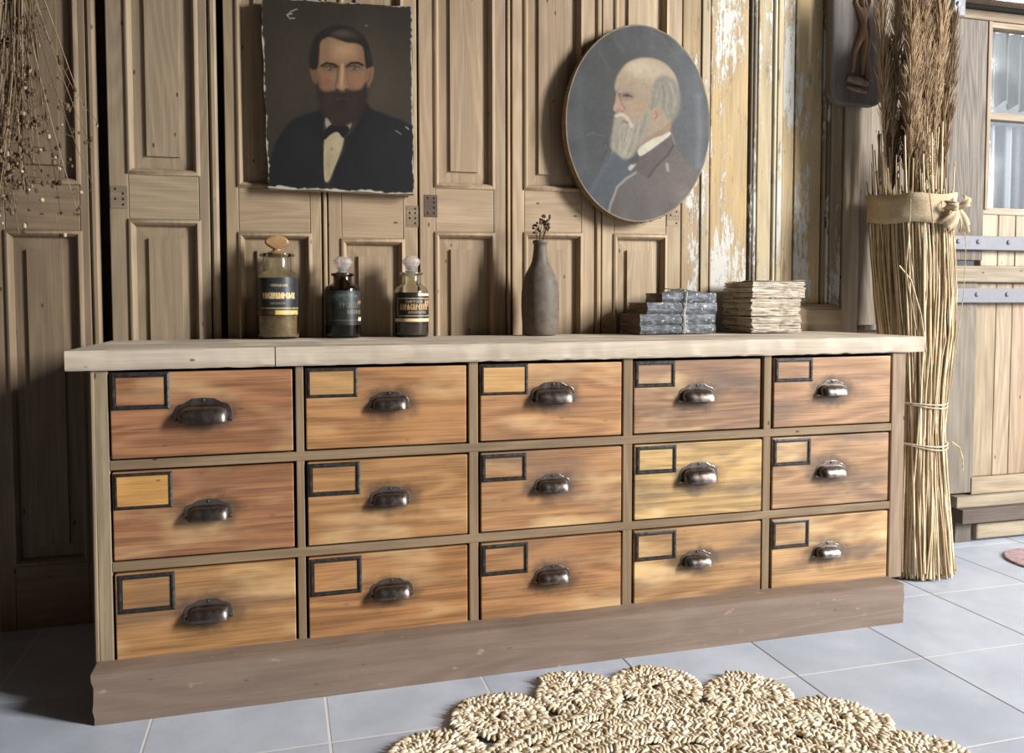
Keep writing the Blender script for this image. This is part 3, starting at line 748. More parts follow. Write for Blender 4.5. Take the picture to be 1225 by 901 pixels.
def portrait_oval(x, y):
    p = Painter(x, y, (74,78,82))
    p.spot(250, 250, 130, 190, (62,64,65), .8); p.spot(180, 480, 80, 150, (60,63,66), .7); p.spot(560, 330, 60, 260, (78,86,94), .8)
    p.spot(350, 110, 220, 70, (70,74,77), .7); p.stroke([(588,330),(596,480),(590,620)], 14, (112,126,142), .55, 34); p.stroke([(120,280),(112,480),(140,640)], 12, (86,92,98), .5, 34)
    for a, b in (((430,100),(505,190)),((470,175),(520,150)),((240,110),(285,180)),((330,80),(340,150)),((190,180),(230,250)),((560,210),(600,330)),((395,75),(400,150))):
        p.stroke([a, b], 6, (100,106,110), .35, 20)
    p.stroke([(140,520),(165,505),(215,520)], 3, (96,100,104), .5, 8); p.stroke([(215,520),(225,560),(200,610)], 4, (50,53,56), .6, 10)
    # body: waistcoat side then coat
    p.poly([(110,720),(160,690),(200,640),(235,575),(300,600),(345,585),(330,640),(290,690),(240,760),(225,860),(150,830)], (70,80,92), 8)
    p.stroke([(245,590),(200,660),(160,740)], 8, (92,102,114), .5, 20)
    p.poly([(468,478),(484,520),(500,548),(560,620),(600,668),(650,740),(600,920),(215,920),(228,800),(258,720),(292,682),(334,655),(318,622),(338,590),(400,560),(440,520)], (96,85,82), 6)
    p.spot(500, 760, 110, 90, (104,93,88), .7); p.spot(340, 790, 90, 70, (86,82,84), .7); p.spot(560, 690, 50, 60, (112,98,90), .6)
    p.poly([(468,480),(490,530),(470,570),(420,625),(385,672),(345,650),(322,625),(345,592),(405,560)], (88,74,72), 6)
    p.stroke([(490,532),(462,580),(420,622),(384,674)], 4, (58,48,48), .9, 8); p.stroke([(478,490),(492,532)], 4, (124,108,98), .8, 8)
    p.stroke([(334,656),(296,682),(262,716),(236,790),(224,850)], 4, (156,158,158), .75, 9); p.stroke([(312,640),(326,622)], 8, (176,172,162), .9, 10)
    p.stroke([(460,616),(464,640)], 6, (150,138,134), .9, 8); p.stroke([(548,712),(520,740)], 5, (126,112,102), .6, 12)
    p.poly([(300,600),(330,592),(345,582),(342,610),(320,624)], (58,62,66), 6)
    # neck and collar
    p.poly([(380,430),(470,400),(470,485),(400,545),(350,575),(340,540)], (150,118,90), 8)
    p.poly([(342,566),(360,545),(402,516),(440,500),(470,484),(470,498),(430,532),(392,562),(352,588)], (196,190,168), 4)
    # head
    p.poly([(250,312),(256,285),(270,255),(300,218),(345,196),(395,191),(440,203),(480,236),(500,275),(508,330),(500,390),(470,440),(430,480),(370,510),(310,500),(272,455),(256,418),(247,402),(256,372),(262,345),(253,330)], (160,138,108), 6, keep=True)
    p.spot(350, 235, 80, 38, (196,178,142), .9); p.spot(430, 250, 60, 40, (182,166,132), .7); p.spot(290, 290, 30, 40, (160,132,102), .6)
    p.spot(330, 400, 50, 50, (168,132,102), .7); p.spot(290, 400, 26, 24, (176,132,104), .6); p.spot(390, 330, 40, 50, (150,134,106), .5)
    p.poly([(256,345),(264,345),(272,380),(290,408),(280,420),(256,418),(245,406),(252,380)], (178,132,106), 5); p.spot(262, 412, 12, 8, (150,98,82), .8); p.spot(280, 416, 8, 5, (92,60,50), .8)
    p.stroke([(268,345),(276,380),(292,404)], 4, (128,96,76), .6, 9)
    # eye, brow
    p.spot(296, 346, 30, 16, (112,84,70), .8); p.stroke([(284,350),(298,344),(318,352)], 3, (60,44,38), .9, 6); p.spot(298, 350, 7, 6, (34,28,28), 1.); p.spot(264, 347, 8, 8, (96,72,62), .8)
    p.stroke([(272,334),(296,324),(326,334)], 6, (150,136,116), .8, 10); p.stroke([(256,334),(264,328)], 5, (130,112,94), .7, 8)
    p.stroke([(290,366),(312,364),(326,356)], 3, (128,92,76), .6, 8)
    p.m = None
    # hair, ear
    p.poly([(404,300),(420,268),(450,256),(480,268),(502,300),(514,350),(506,400),(486,432),(462,432),(446,400),(424,378),(404,400),(388,398),(396,350)], (124,121,107), 12, .95, tex=.3, seed=4)
    for q in ([(430,290),(438,330),(430,372)],[(450,300),(462,340),(452,380),(462,410)],[(478,300),(492,350),(484,400)],[(418,320),(412,360)],[(468,280),(480,320)]): p.stroke(q, 3, (172,168,152), .5, 16)
    for q in ([(440,300),(450,350),(444,392)],[(470,320),(476,380)],[(402,350),(396,390)]): p.stroke(q, 3, (92,90,80), .5, 14)
    p.poly([(400,398),(420,388),(434,400),(428,430),(410,446),(398,424)], (172,130,100), 5); p.stroke([(412,404),(420,420),(410,434)], 3, (118,82,66), .7, 6)
    # beard
    p.poly([(254,428),(282,420),(300,436),(330,446),(358,430),(378,402),(396,420),(388,470),(366,520),(340,560),(318,592),(288,604),(262,586),(244,572),(234,548),(240,500),(246,455)], (146,138,120), 9, .97, tex=.2, seed=8)
    for i in range(26):
        u = RNG.random(); x0 = 252+110*u; y0 = 440+30*RNG.random(); k = RNG.random()
        p.stroke([(x0,y0),(x0-6+RNG.normal()*5,y0+50),(x0*.55+285*.45-10+RNG.normal()*8,y0+105+25*k)], 2.6, (184,176,156) if k > .5 else (112,106,94), .42, 9)
    p.stroke([(256,432),(278,424),(298,436),(318,470)], 7, (188,178,158), .85, 12); p.stroke([(284,452),(300,456)], 5, (120,84,72), .7, 9)
    p.stroke([(372,420),(366,460),(350,500)], 5, (110,104,92), .6, 12)
    p.grain(.12, 9, 13); p.grain(.10, 40, 19); g_ = p.c.mean(1, keepdims=True); p.c = (g_+(p.c-g_)*.70)*np.array([.66,.64,.60])
    return p

def grid_mesh(nu, nv, fn, flip=False):
    u = np.linspace(0, 1, nu); v = np.linspace(0, 1, nv); U, V_ = np.meshgrid(u, v, indexing='ij')
    U = U.ravel(); V_ = V_.ravel(); P = fn(U, V_)
    i, j = np.meshgrid(np.arange(nu-1), np.arange(nv-1), indexing='ij'); a = (i*nv+j).ravel()
    Fq = np.c_[a, a+1, a+nv+1, a+nv] if not flip else np.c_[a, a+nv, a+nv+1, a+1]
    return U, V_, P, Fq

# rectangular portrait: unframed canvas on its stretcher, leaning back against the doors
t = thing('portrait_painting', 'unframed rectangular oil portrait of a dark bearded man in black coat', 'painting', (.58,.55,1.325))
c00, c10, c01, c11 = [(CX+(a-CX)*1.0115, CZ+(b-CZ)*1.0115) for a, b in ((.347,1.888), (.803,1.902), (.361,1.321), (.805,1.317))]       # TL TR BL BR
YF = .530
def f_sq(U, V):
    X = (c00[0]*(1-U)+c10[0]*U)*(1-V)+(c01[0]*(1-U)+c11[0]*U)*V
    Z = (c00[1]*(1-U)+c10[1]*U)*(1-V)+(c01[1]*(1-U)+c11[1]*U)*V
    # a slightly wavy, worn edge
    X = X+.0016*np.sin(V*23+U*5)*(np.abs(U-.5)*2)**6; Z = Z+.0014*np.sin(U*19+2)*(np.abs(V-.5)*2)**6
    return np.c_[X, YF-.0015*np.sin(U*PI)*np.sin(V*PI), Z]
U, V_, Pq, Fq = grid_mesh(230, 290, f_sq, flip=False)
px_ = (45*(1-U)+728*U)*(1-V_)+(80*(1-U)+740*U)*V_; py_ = (-10*(1-U)+32*U)*(1-V_)+(845*(1-U)+876*U)*V_
pt = portrait_square(px_, py_)
ed = np.minimum.reduce([U*.78+.004, (1-U)*.78, V_*1.0+.005, (1-V_)*.98-.002]); en = vnoise(U*230, V_*290, 5, 5)*.010+vnoise(U*230, V_*290, 17, 6)*.010
pt._mix(np.clip((.0120-ed+en-.013)/.006, 0, 1)*.8, (170,164,150))
npmesh('painted_canvas', Pq, Fq, M['paint'], t, (.58,YF,1.6), cols=pt.c)
m = MB(); cr = [(c01[0],c01[1]),(c11[0],c11[1]),(c10[0],c10[1]),(c00[0],c00[1])]
m.add([(x,YF+.0003,z) for x, z in cr]+[(x,YF+.0385,z) for x, z in cr], [(0,4,5,1),(1,5,6,2),(2,6,7,3),(3,7,4,0),(4,7,6,5)])
m.build('canvas_edge', plain('bare_canvas', (172,160,138), .9, 0, .3, 90, .5), t)

# oval portrait
OC, OA, OB, OY = (1.592,1.588), .270, .336, .520
t = thing('oval_portrait_painting', 'oval oil portrait of an old bald man with white beard in profile', 'painting', (OC[0],OY+.02,OC[1]-OB))
tl = math.radians(-3.0)
def oval(rr, th, y):
    x = OA*rr*np.cos(th); z = OB*rr*np.sin(th)
    return np.c_[OC[0]+x*math.cos(tl)-z*math.sin(tl), np.broadcast_to(y, x.shape), OC[1]+x*math.sin(tl)+z*math.cos(tl)]
def f_ov(U, V): return oval(np.sqrt(V)*1., U*2*PI, OY-.003*(1-V)+.0012*np.sin(U*2*PI*14)*V**6)
U, V_, Pq, Fq = grid_mesh(420, 170, lambda u, v: oval(v, u*2*PI, OY-.0025*(1-v*v)+.0009*np.sin(u*2*PI*15)*v**8), flip=True)
xw = Pq[:,0]; zw = Pq[:,2]
# position on the picture: proportional offset from the centre
qx = 350+(xw-OC[0])/.270*288; qy = 458-(zw-OC[1])/.336*397
pt = portrait_oval(qx, qy)
rn = vnoise(U*900, V_*60, 7, 2)
pt._mix(np.clip((V_-.982)/.01, 0, 1)*.55*(.5+rn), (142,128,104))
npmesh('painted_canvas', Pq, Fq, M['paint'], t, (OC[0],OY,OC[1]), cols=pt.c)
m = MB(); n = 96; th = [2*PI*k/n for k in range(n)]
def ol(k, y, s=1.): return tuple(oval(np.array([s]), np.array([k]), y)[0])
vs = [ol(k,OY+.0002) for k in th]+[ol(k,OY+.004,1.006) for k in th]+[ol(k,OY+.036,1.006) for k in th]
m.add(vs, [(i,(i+1)%n,(i+1)%n+n,i+n) for i in range(n)]+[(i+n,(i+1)%n+n,(i+1)%n+2*n,i+2*n) for i in range(n)]+[tuple(range(2*n,3*n))])
m.build('canvas_edge', plain('stretched_canvas_edge', (128,106,78), .9, 0, .35, 80, .5), t, smooth=True)
tk = MB()
for k in th[::2]: q = ol(k, OY+.02, 1.009); tk.blob(q, .0032, 6, 4)
tk.build('tacks', M['iron'], t)

# relief plaque
t = thing('relief_plaque', 'grey wooden plaque with a carved standing figure, hung beside the straw bundle', 'plaque', (2.48,.53,1.71))
PL = []
x0, x1, z0, z1 = 2.368, 2.60, 1.712, 2.30; r_ = .05
for cx0, cz0, a0 in ((x0+r_,z0+r_,PI),(x1-r_,z0+r_,1.5*PI),(x1-r_,z1-r_,0),(x0+r_,z1-r_,.5*PI)):
    for k in range(7): a = a0+PI/2*k/6; PL.append((cx0+r_*math.cos(a), cz0+r_*math.sin(a)))
MB().prism(PL, .530, .570).build('plaque_board', M['woodz'], t, (2.48,.5,2), (124,116,110), bevel=.006)
me = bpy.data.meshes.new('carved_figure'); ob = bpy.data.objects.new('carved_figure', me); C.objects.link(ob)
J = {'pel':(2.494,1.972,.019),'wai':(2.498,2.005,.0135),'che':(2.497,2.044,.019),'nek':(2.494,2.078,.008),'hea':(2.490,2.102,.015),
     'shl':(2.478,2.060,.011),'ell':(2.462,2.085,.008),'hal':(2.470,2.120,.006),'shr':(2.515,2.060,.011),'elr':(2.530,2.092,.008),'har':(2.512,2.128,.006),
     'hil':(2.485,1.955,.017),'knl':(2.462,1.902,.012),'anl':(2.458,1.842,.0065),'fol':(2.450,1.828,.007),'hir':(2.505,1.955,.017),'knr':(2.502,1.900,.012),'anr':(2.500,1.836,.0065),'for':(2.496,1.822,.007)}
ks = list(J); idx = {k: i for i, k in enumerate(ks)}
ed_ = [('pel','wai'),('wai','che'),('che','nek'),('nek','hea'),('che','shl'),('shl','ell'),('ell','hal'),('che','shr'),('shr','elr'),('elr','har'),('pel','hil'),('hil','knl'),('knl','anl'),('anl','fol'),('pel','hir'),('hir','knr'),('knr','anr'),('anr','for')]
me.from_pydata([(J[k][0]-2.48, -.003, J[k][1]-1.71) for k in ks], [(idx[a],idx[b]) for a, b in ed_], [])
ob.parent = t; ob.location = (0,0,0); ob['_o'] = (2.48,.53,1.71)
sk = ob.modifiers.new('skin', 'SKIN'); sk.use_smooth_shade = True
for i, k in enumerate(ks): me.skin_vertices[0].data[i].radius = (J[k][2], J[k][2]*.8)
me.skin_vertices[0].data[0].use_root = True
ss = ob.modifiers.new('sub', 'SUBSURF'); ss.levels = 2; ss.render_levels = 2
me.materials.append(M['woodz']); ob.color = lin(186,154,130)
m = MB(); m.tube([(2.505,.527,2.10),(2.525,.526,2.0),(2.515,.526,1.90),(2.528,.527,1.80)], [.006,.012,.010,.014], 8); m.tube([(2.43,.528,1.808),(2.47,.525,1.80),(2.52,.528,1.79)], [.012,.016,.012], 8)
m.tube([(2.43,.529,1.775),(2.48,.527,1.765),(2.52,.529,1.76)], [.006,.010,.006], 8)
m.build('carved_drapery', M['woodz'], t, None, (160,136,118), smooth=True)

# ------------------------------------------------------------------ bottles
def label_strip(par, name, c, r, z0, z1, a0, a1, fn, mat='paintlabel'):
    nu, nv = 120, 70
    def f(U, V):
        a = np.radians(a0+(a1-a0)*U); return np.c_[c[0]+r*np.cos(a), c[1]+r*np.sin(a), z1+(z0-z1)*V]
    U, V_, Pq, Fq = grid_mesh(nu, nv, f)
    p = fn(U*100, V_*100*(z1-z0)/(r*math.radians(abs(a1-a0)))); 
    return npmesh(name, Pq, Fq, M[mat], par, (c[0],c[1],z0), cols=p.c)
def scrawl(p, x0, x1, y, h, col, seed, w=1.5, op=.8):
    rs = np.random.default_rng(seed); x = x0
    while x < x1:
        k = rs.integers(0, 3); d = h*rs.uniform(.35,.6)
        if k == 0: p.stroke([(x,y+h/2),(x+d*.3,y-h/2),(x+d*.6,y+h/2)], w, col, op, w*1.6)
        elif k == 1: p.stroke([(x+d*.5,y-h/2),(x,y),(x+d*.5,y+h/2)], w, col, op, w*1.6)
        else: p.stroke([(x,y-h/2),(x,y+h/2)], w, col, op, w*1.6); p.stroke([(x,y),(x+d*.5,y-h*.2)], w, col, op, w*1.6)
        x += d+.8
def lab1(x, y):
    H = y.max(); p = Painter(x, y, (38,40,42))
    p.spot(60, H*.35, 40, H*.3, (50,54,58), .8)
    scrawl(p, 40, 70, H*.2, 3, (150,138,108), 1, .8, .7)
    scrawl(p, 26, 82, H*.47, 8, (206,182,130), 2, 1.5, .95); scrawl(p, 40, 66, H*.67, 3, (140,126,96), 3, .7, .5)
    p.stroke([(20,H*.80),(98,H*.80)], .9, (176,160,124), .8, 1.5); p.stroke([(20,H*.08),(20,H*.80)], .7, (110,100,80), .6, 1.5)
    p.poly([(-5,H*.86),(105,H*.86),(105,H*1.05),(-5,H*1.05)], (74,58,40), 1.5, 1, False)
    p.poly([(48,H*.86),(94,H*.86),(94,H*.98),(48,H*.98)], (216,186,116), 2, .8, False)
    p.stroke([(0,H*.985),(100,H*.985)], 1, (30,26,24), .9, 2); p.grain(.35, 4, 3); return p
def lab2(x, y):
    H = y.max(); p = Painter(x, y, (33,35,34))
    p.spot(50, H*.2, 40, H*.16, (62,70,66), .8); p.stroke([(30,H*.16),(62,H*.12),(80,H*.16)], 2, (92,100,94), .6, 6)
    scrawl(p, 44, 90, H*.42, 10, (104,104,98), 5, 1., .6); scrawl(p, 58, 96, H*.62, 7, (128,122,108), 6, 1., .6); scrawl(p, 84, 99, H*.34, 5, (176,120,92), 7, 1., .7)
    p.stroke([(20,H*.86),(98,H*.86)], .7, (110,106,96), .6, 2); p.poly([(84,H*.78),(101,H*.78),(101,H*.88),(84,H*.88)], (232,206,164), 1.2, 1, False)
    p.grain(.4, 4, 8); return p
def lab3(x, y):
    H = y.max(); p = Painter(x, y, (34,32,30))
    p.poly([(60,H*.03),(101,H*.03),(101,H*.11),(60,H*.11)], (222,202,160), 1.5, .9, False)
    for q in ([(14,H*.2),(90,H*.2)],[(14,H*.78),(98,H*.78)],[(14,H*.2),(14,H*.78)]): p.stroke(q, .9, (176,160,128), .8, 1.6)
    scrawl(p, 22, 84, H*.48, 10, (196,160,112), 11, 1.2, .85); scrawl(p, 34, 70, H*.30, 4, (150,138,112), 12, .8, .6); scrawl(p, 78, 99, H*.35, 12, (206,166,122), 13, 1.2, .8); scrawl(p, 40, 80, H*.66, 4, (150,138,112), 14, .8, .6)
    p.poly([(0,H*.87),(101,H*.87),(101,H*.97),(0,H*.97)], (226,200,156), 1.2, .95, False); p.grain(.3, 4, 15); return p

def bottle(label, c, prof, cont, lab, glass, stop):
    zb = wz(c[0])+.0015
    t = thing('apothecary_bottle', label, 'bottle', (c[0],c[1],zb), 'apothecary bottles on the worktop')
    outer = [(r, zb+z) for r, z in prof]
    inner = [(max(r-.0035, .001), zb+z+(.006 if z < .01 else 0)) for r, z in prof if True][::-1]
    MB().lathe([(.0005,zb)]+outer+inner+[(.0005,zb+.006)], c, 48).build('glass_body', M[glass], t, smooth=True, sharp=60)
    (r_in, h, col) = cont
    m = MB(); m.lathe([(.0005,zb+.0075),(r_in-.003,zb+.0075),(r_in,zb+.011),(r_in,zb+h),(.0005,zb+h)], c, 40)
    m.build('contents', M['any'], t, None, col, smooth=True)
    for (r, z0, z1, a0, a1, fn) in lab: label_strip(t, 'paper_label', c, r, zb+z0, zb+z1, a0, a1, fn)
    stop(t, zb)
    return t
b1c = (.383,.495)
def stop1(t, zb):
    z = zb+.248
    m = MB(); m.lathe([(.0005,z),(.026,z),(.030,z+.012),(.022,z+.016),(.013,z+.020),(.012,z+.024),(.0005,z+.024)], b1c, 32); m.build('stopper', M['stoppertan'], t, smooth=True, sharp=50)
    m = MB()    # flat teardrop grip, set on edge towards the viewer
    pts = []
    for k in range(36):
        a = 2*PI*k/36; x = .036*math.cos(a); zz = .022*math.sin(a)
        if zz < 0: x *= 1-.42*(-zz/.022)**1.5
        pts.append((b1c[0]+x, z+.044+zz))
    m.prism(pts, b1c[1]-.011, b1c[1]+.011); m.build('stopper_grip', M['stoppertan'], t, smooth=True, bevel=.007, sharp=70, segs=4)
bottle('tallest apothecary bottle with tan contents, black label and flat brown stopper', b1c,
       [(.056,0),(.0605,.004),(.062,.012),(.0625,.180),(.060,.192),(.053,.200),(.045,.205),(.042,.210),(.042,.248),(.051,.250),(.0525,.254),(.051,.258),(.036,.258)],
       (.058,.150,(156,124,84)), [(.0632,.070,.184,190,345,lab1)], 'glass', stop1)
def ballstop(t, zb, c, z0, r, mat, hgt):
    z = zb+z0; m = MB(); m.lathe([(.0005,z-.014),(.015,z-.014),(.018,z),(.020,z+.004),(.012,z+.008)], c, 20)
    m.build('stopper', M[mat], t, smooth=True)
    m = MB(); n = 14     # cut-glass knob with facets
    rings = [(.011,z+.007),(.6*r,z+.014),(r,z+.007+hgt*.55),(.9*r,z+.007+hgt*.78),(.5*r,z+.007+hgt),(.0005,z+.007+hgt*1.02)]
    m.lathe(rings, c, n); m.build('stopper_knob', M[mat], t)
b2c = (.578,.49)
bottle('dark brown apothecary bottle with bright faceted glass stopper, middle of the three', b2c,
       [(.050,0),(.053,.004),(.0545,.012),(.0545,.150),(.052,.158),(.044,.163),(.034,.166),(.0285,.171),(.0285,.190),(.035,.193),(.036,.197),(.034,.200),(.024,.200)],
       (.0505,.150,(44,32,27)), [(.0552,.040,.146,185,350,lab2)], 'glassdark', lambda t, zb: ballstop(t, zb, b2c, .200, .031, 'stopper', .044))
b3c = (.793,.49)
bottle('smaller clear apothecary bottle with gold-lettered black label and pinkish glass stopper', b3c,
       [(.049,0),(.052,.004),(.0535,.012),(.0535,.138),(.051,.150),(.044,.158),(.034,.164),(.0285,.170),(.0285,.194),(.036,.197),(.037,.201),(.035,.204),(.024,.204)],
       (.0495,.060,(70,58,54)), [(.0542,.046,.140,185,350,lab3)], 'glass', lambda t, zb: ballstop(t, zb, b3c, .204, .030, 'stopper', .044))

# ------------------------------------------------------------------ vase with dried sprig
vc = (1.213,.46); vz = wz(1.213)+.0018
vp = [(.0005,0),(.050,0),(.0535,.004),(.057,.022),(.0610,.060),(.0625,.100),(.0615,.138),(.0575,.170),(.050,.196),(.042,.212),(.033,.228),(.0275,.242),(.024,.262),(.0215,.286),(.0210,.296),(.0245,.300),(.0255,.305),(.0240,.310),(.018,.310),(.0165,.300),(.0170,.27),(.0005,.26)]
vs_ = MB().lathe([(r, vz+z) for r, z in vp], vc, 56).build('stoneware_vase', M['stone'], None, (vc[0],vc[1],vz), smooth=True, sharp=60)
tag(vs_, 'slim grey-brown stoneware bottle vase holding a dried sprig', 'vase')
t = thing('dried_sprig', 'small brown dried flower sprig standing in the stoneware vase', 'dried flower', (vc[0],vc[1],vz+.265))
st = MB(); hd = MB(); rs = random.Random(3)
for k in range(11):
    ex, ey, ez = rs.uniform(-.022,.03), rs.uniform(-.02,.02), rs.uniform(.345,.385)
    p0 = (vc[0]+rs.uniform(-.009,.009), vc[1]+rs.uniform(-.009,.009), vz+.262); p2 = (vc[0]+ex+.006, vc[1]+ey, vz+ez)
    st.tube([p0, ((p0[0]*.6+p2[0]*.4), (p0[1]*.6+p2[1]*.4), (p0[2]+p2[2])/2), p2], .0011, 5)
    for q in range(5): hd.blob((p2[0]+rs.uniform(-.008,.008), p2[1]+rs.uniform(-.006,.006), p2[2]+rs.uniform(-.012,.010)), (rs.uniform(.003,.0055),.004,rs.uniform(.003,.005)), 7, 5)
hd.blob((vc[0]+.033,vc[1],vz+.388), (.0045,.004,.008), 7, 5)
st.build('stems', M['any'], t, None, (118,84,56), smooth=True); hd.build('seed_heads', M['any'], t, None, (84,62,46), smooth=True)

# ------------------------------------------------------------------ books
def pagesmat(name, a, b, dirt=.5):
    t = NT(name); p = t.n('ShaderNodeTexCoord').outputs['Object']
    n = t.noise(t.vscale(p, 14, 14, 420), 1., 3, .65); n2 = t.noise(p, 28, 4, .6)
    c = t.mix(t.rng(n, .36, .60), lin(*a), lin(*b))
    c = t.mix(t.rng(n2, .55, .68, 0, dirt), c, lin(120,98,74))
    t.bump(n, .8, .002); return t.out(c, .85)
M['pages'] = pagesmat('book_pages', (128,112,94), (206,196,178)); M['pagedark'] = pagesmat('shaded_brown_pages', (70,56,44), (112,92,72), .3)  # second set darker: shade of the book ends put into the page colour
def coverm():
    t = NT('worn_blue_cover'); p = t.n('ShaderNodeTexCoord').outputs['Object']
    n = t.noise(t.vscale(p, 30, 30, 90), 1., 5, .7); n2 = t.noise(p, 60, 4, .7)
    c = t.mix(t.rng(n, .42, .64), lin(62,65,71), lin(118,123,130)); c = t.mix(t.rng(n2, .58, .66, 0, .85), c, lin(206,202,192)); c = t.mix(t.rng(n2, .40, .32, 0, .8), c, lin(34,32,32))
    t.bump(n, .5, .002); return t.out(c, .7)
M['cover'] = coverm()
def ragged_block(mb, x0, x1, y0, y1, z0, z1, seed, n=14, amp=.004, sag=0.):
    """a text block as a stack of uneven gatherings"""
    rs = random.Random(seed); h = (z1-z0)/n
    for i in range(n):
        a = [rs.uniform(-amp, amp) for _ in range(4)]
        za, zb = z0+i*h+.0002, z0+(i+1)*h-.0004
        nx = 8; top = []
        vs = []; fs = []
        for k in range(nx+1):
            u = k/nx; xx = x0+a[0]+(x1+a[1]-x0-a[0])*u
            jy = rs.uniform(-amp, amp)*.6
            for yy in (y0+a[2]*.6+jy, y1+a[3]):
                for zz in (za, zb): vs.append((xx, yy, zz))
        for k in range(nx):
            o = k*4
            fs += [(o,o+4,o+5,o+1),(o+1,o+5,o+7,o+3),(o+3,o+7,o+6,o+2),(o+2,o+6,o+4,o)]
        fs += [(0,1,3,2), (nx*4,nx*4+2,nx*4+3,nx*4+1)]
        mb.add(vs, fs)
def cloth_book(label, x0, x1, y0, y1, z0, z1, seed, peak=0., rot=0.):
    t = thing('old_book', label, 'book', ((x0+x1)/2,(y0+y1)/2,z0), 'old books on the worktop')
    m = MB(); ragged_block(m, x0+.001, x1-.004, y0+.006, y1-.003, z0+.003, z1-.003, seed, 5, .0012); m.build('page_block', M['pagedark'], t)
    # bound cover: rounded worn spine on the front (-y) side, boards above and below
    pr = [(y1, z0+.0028), (y1, z0), (y0+.004, z0), (y0-.001, z0+(z1-z0)*.2), (y0-.0025, (z0+z1)/2), (y0-.001, z0+(z1-z0)*.8), (y0+.004, z1), (y1, z1), (y1, z1-.0028), (y0+.007, z1-.0028), (y0+.0035, (z0+z1)/2), (y0+.007, z0+.0028)]
    nx = 14; rs = random.Random(seed); vs = []; fs = []; n = len(pr)
    for k in range(nx+1):
        u = k/nx; xx = x0+(x1-x0)*u
        for i, (y, z) in enumerate(pr):
            d = peak*max(0, 1-abs(u-.66)/.42)*max(0, min(1, (y-y0)/(y1-y0)))**1 if i in (6,7,8,9) and peak else 0
            vs.append((xx+rs.uniform(-.0006,.0006), y+rs.uniform(-.0008,.0008), z+d+rs.uniform(-.0004,.0004)))
    for k in range(nx):
        for i in range(n): fs.append((k*n+i, k*n+(i+1)%n, (k+1)*n+(i+1)%n, (k+1)*n+i))
    fs.append(tuple(range(n))[::-1]); fs.append(tuple(nx*n+i for i in range(n)))
    m = MB(); m.add(vs, fs); m.build('cover', M['cover'], t, smooth=True, sharp=40)
    return t
zt = wz(1.66)+.003
cloth_book('thin worn blue book, lowest of the tied dark stack, on the worktop', 1.532, 1.808, .372, .545, zt, zt+.030, 1)
cloth_book('worn blue book second from the bottom of the tied dark stack', 1.530, 1.806, .371, .540, zt+.0305, zt+.065, 2)
cloth_book('worn blue-grey book second from the top of the tied dark stack', 1.556, 1.812, .372, .525, zt+.0655, zt+.104, 3)
cloth_book('smallest dark book with buckled cover, topmost of the tied stack', 1.610, 1.810, .374, .505, zt+.1045, zt+.136, 4, peak=.020)
sx_, yb_ = 1.688, .366
tw = MB(); rs = random.Random(5)
tw.tube([(sx_,yb_-.001,zt+.0005),(sx_+.002,yb_-.0008,zt+.03),(sx_-.001,yb_-.001,zt+.066),(sx_+.006,yb_-.0005,zt+.104),(sx_+.010,yb_+.001,zt+.138),(sx_+.006,yb_+.012,zt+.1445),(sx_,.43,zt+.148),(sx_-.004,.50,zt+.152),(sx_-.006,.510,zt+.140),(sx_,.530,zt+.102),(sx_,.550,zt+.060),(sx_,.552,zt+.001)], .0018, 6)
tag(tw.build('twine', M['any'], None, (sx_,yb_,zt), (206,192,164), smooth=True), 'pale twine tied round the stack of dark blue books', 'string')
def loose_book(label, x0, x1, y0, y1, z0, z1, seed, n):
    t = thing('coverless_book', label, 'book', ((x0+x1)/2,(y0+y1)/2,z0), 'old books on the worktop')
    m = MB(); ragged_block(m, x0, x1, y0, y1, z0, z1-.003, seed, n, .0045); m.build('page_block', M['pages'], t)
    m = MB(); rs = random.Random(seed+9); vs = []; fs = []; nx, ny = 10, 5
    for i in range(nx+1):
        for j in range(ny+1):
            u, v = i/nx, j/ny
            e = max(abs(u-.5), abs(v-.5))*2
            vs.append((x0-.003+(x1-x0+.006)*u+rs.uniform(-.002,.002), y0-.002+(y1-y0)*v, z1-.0022+(rs.uniform(0,.006) if e > .95 and seed == 13 else rs.uniform(0,.0008))))
    for i in range(nx):
        for j in range(ny): a = i*(ny+1)+j; fs.append((a,a+ny+1,a+ny+2,a+1))
    m.add(vs, fs); o = m.build('top_sheet', M['pages'], t, smooth=True)
    sm = o.modifiers.new('thick', 'SOLIDIFY'); sm.thickness = .0008
zt2 = wz(2.02)+.0035
loose_book('cream coverless book with ragged pages, bottom of the right-hand stack', 1.935, 2.126, .352, .545, zt2, zt2+.056, 11, 11)
loose_book('cream coverless book, middle of the right-hand ragged stack', 1.930, 2.120, .350, .540, zt2+.0575, zt2+.118, 12, 12)
loose_book('cream coverless book with curling top sheet, topmost of the right-hand stack', 1.936, 2.138, .350, .535, zt2+.1195, zt2+.176, 13, 11)

# ------------------------------------------------------------------ strands: straw, plumes, dried flowers, rug
def tubes_np(paths, radii, seg=4):
    """paths (n,k,3), radii (n,k) -> verts, quads"""
    paths = np.asarray(paths); n, k, _ = paths.shape
    tan = np.gradient(paths, axis=1); tan /= np.linalg.norm(tan, axis=2, keepdims=True)+1e-9
    ref = np.array([.36,.81,.19]); ref /= np.linalg.norm(ref)
    a = np.cross(tan, ref); a /= np.linalg.norm(a, axis=2, keepdims=True)+1e-9; b = np.cross(tan, a)
    w = np.arange(seg)*2*PI/seg
    V = paths[:,:,None,:]+radii[:,:,None,None]*(a[:,:,None,:]*np.cos(w)[None,None,:,None]+b[:,:,None,:]*np.sin(w)[None,None,:,None])
    idx = np.arange(n*k*seg).reshape(n, k, seg)
    q = np.stack([idx[:,:-1,:], np.roll(idx[:,:-1,:], -1, 2), np.roll(idx[:,1:,:], -1, 2), idx[:,1:,:]], -1).reshape(-1,4)
    return V.reshape(-1,3), q
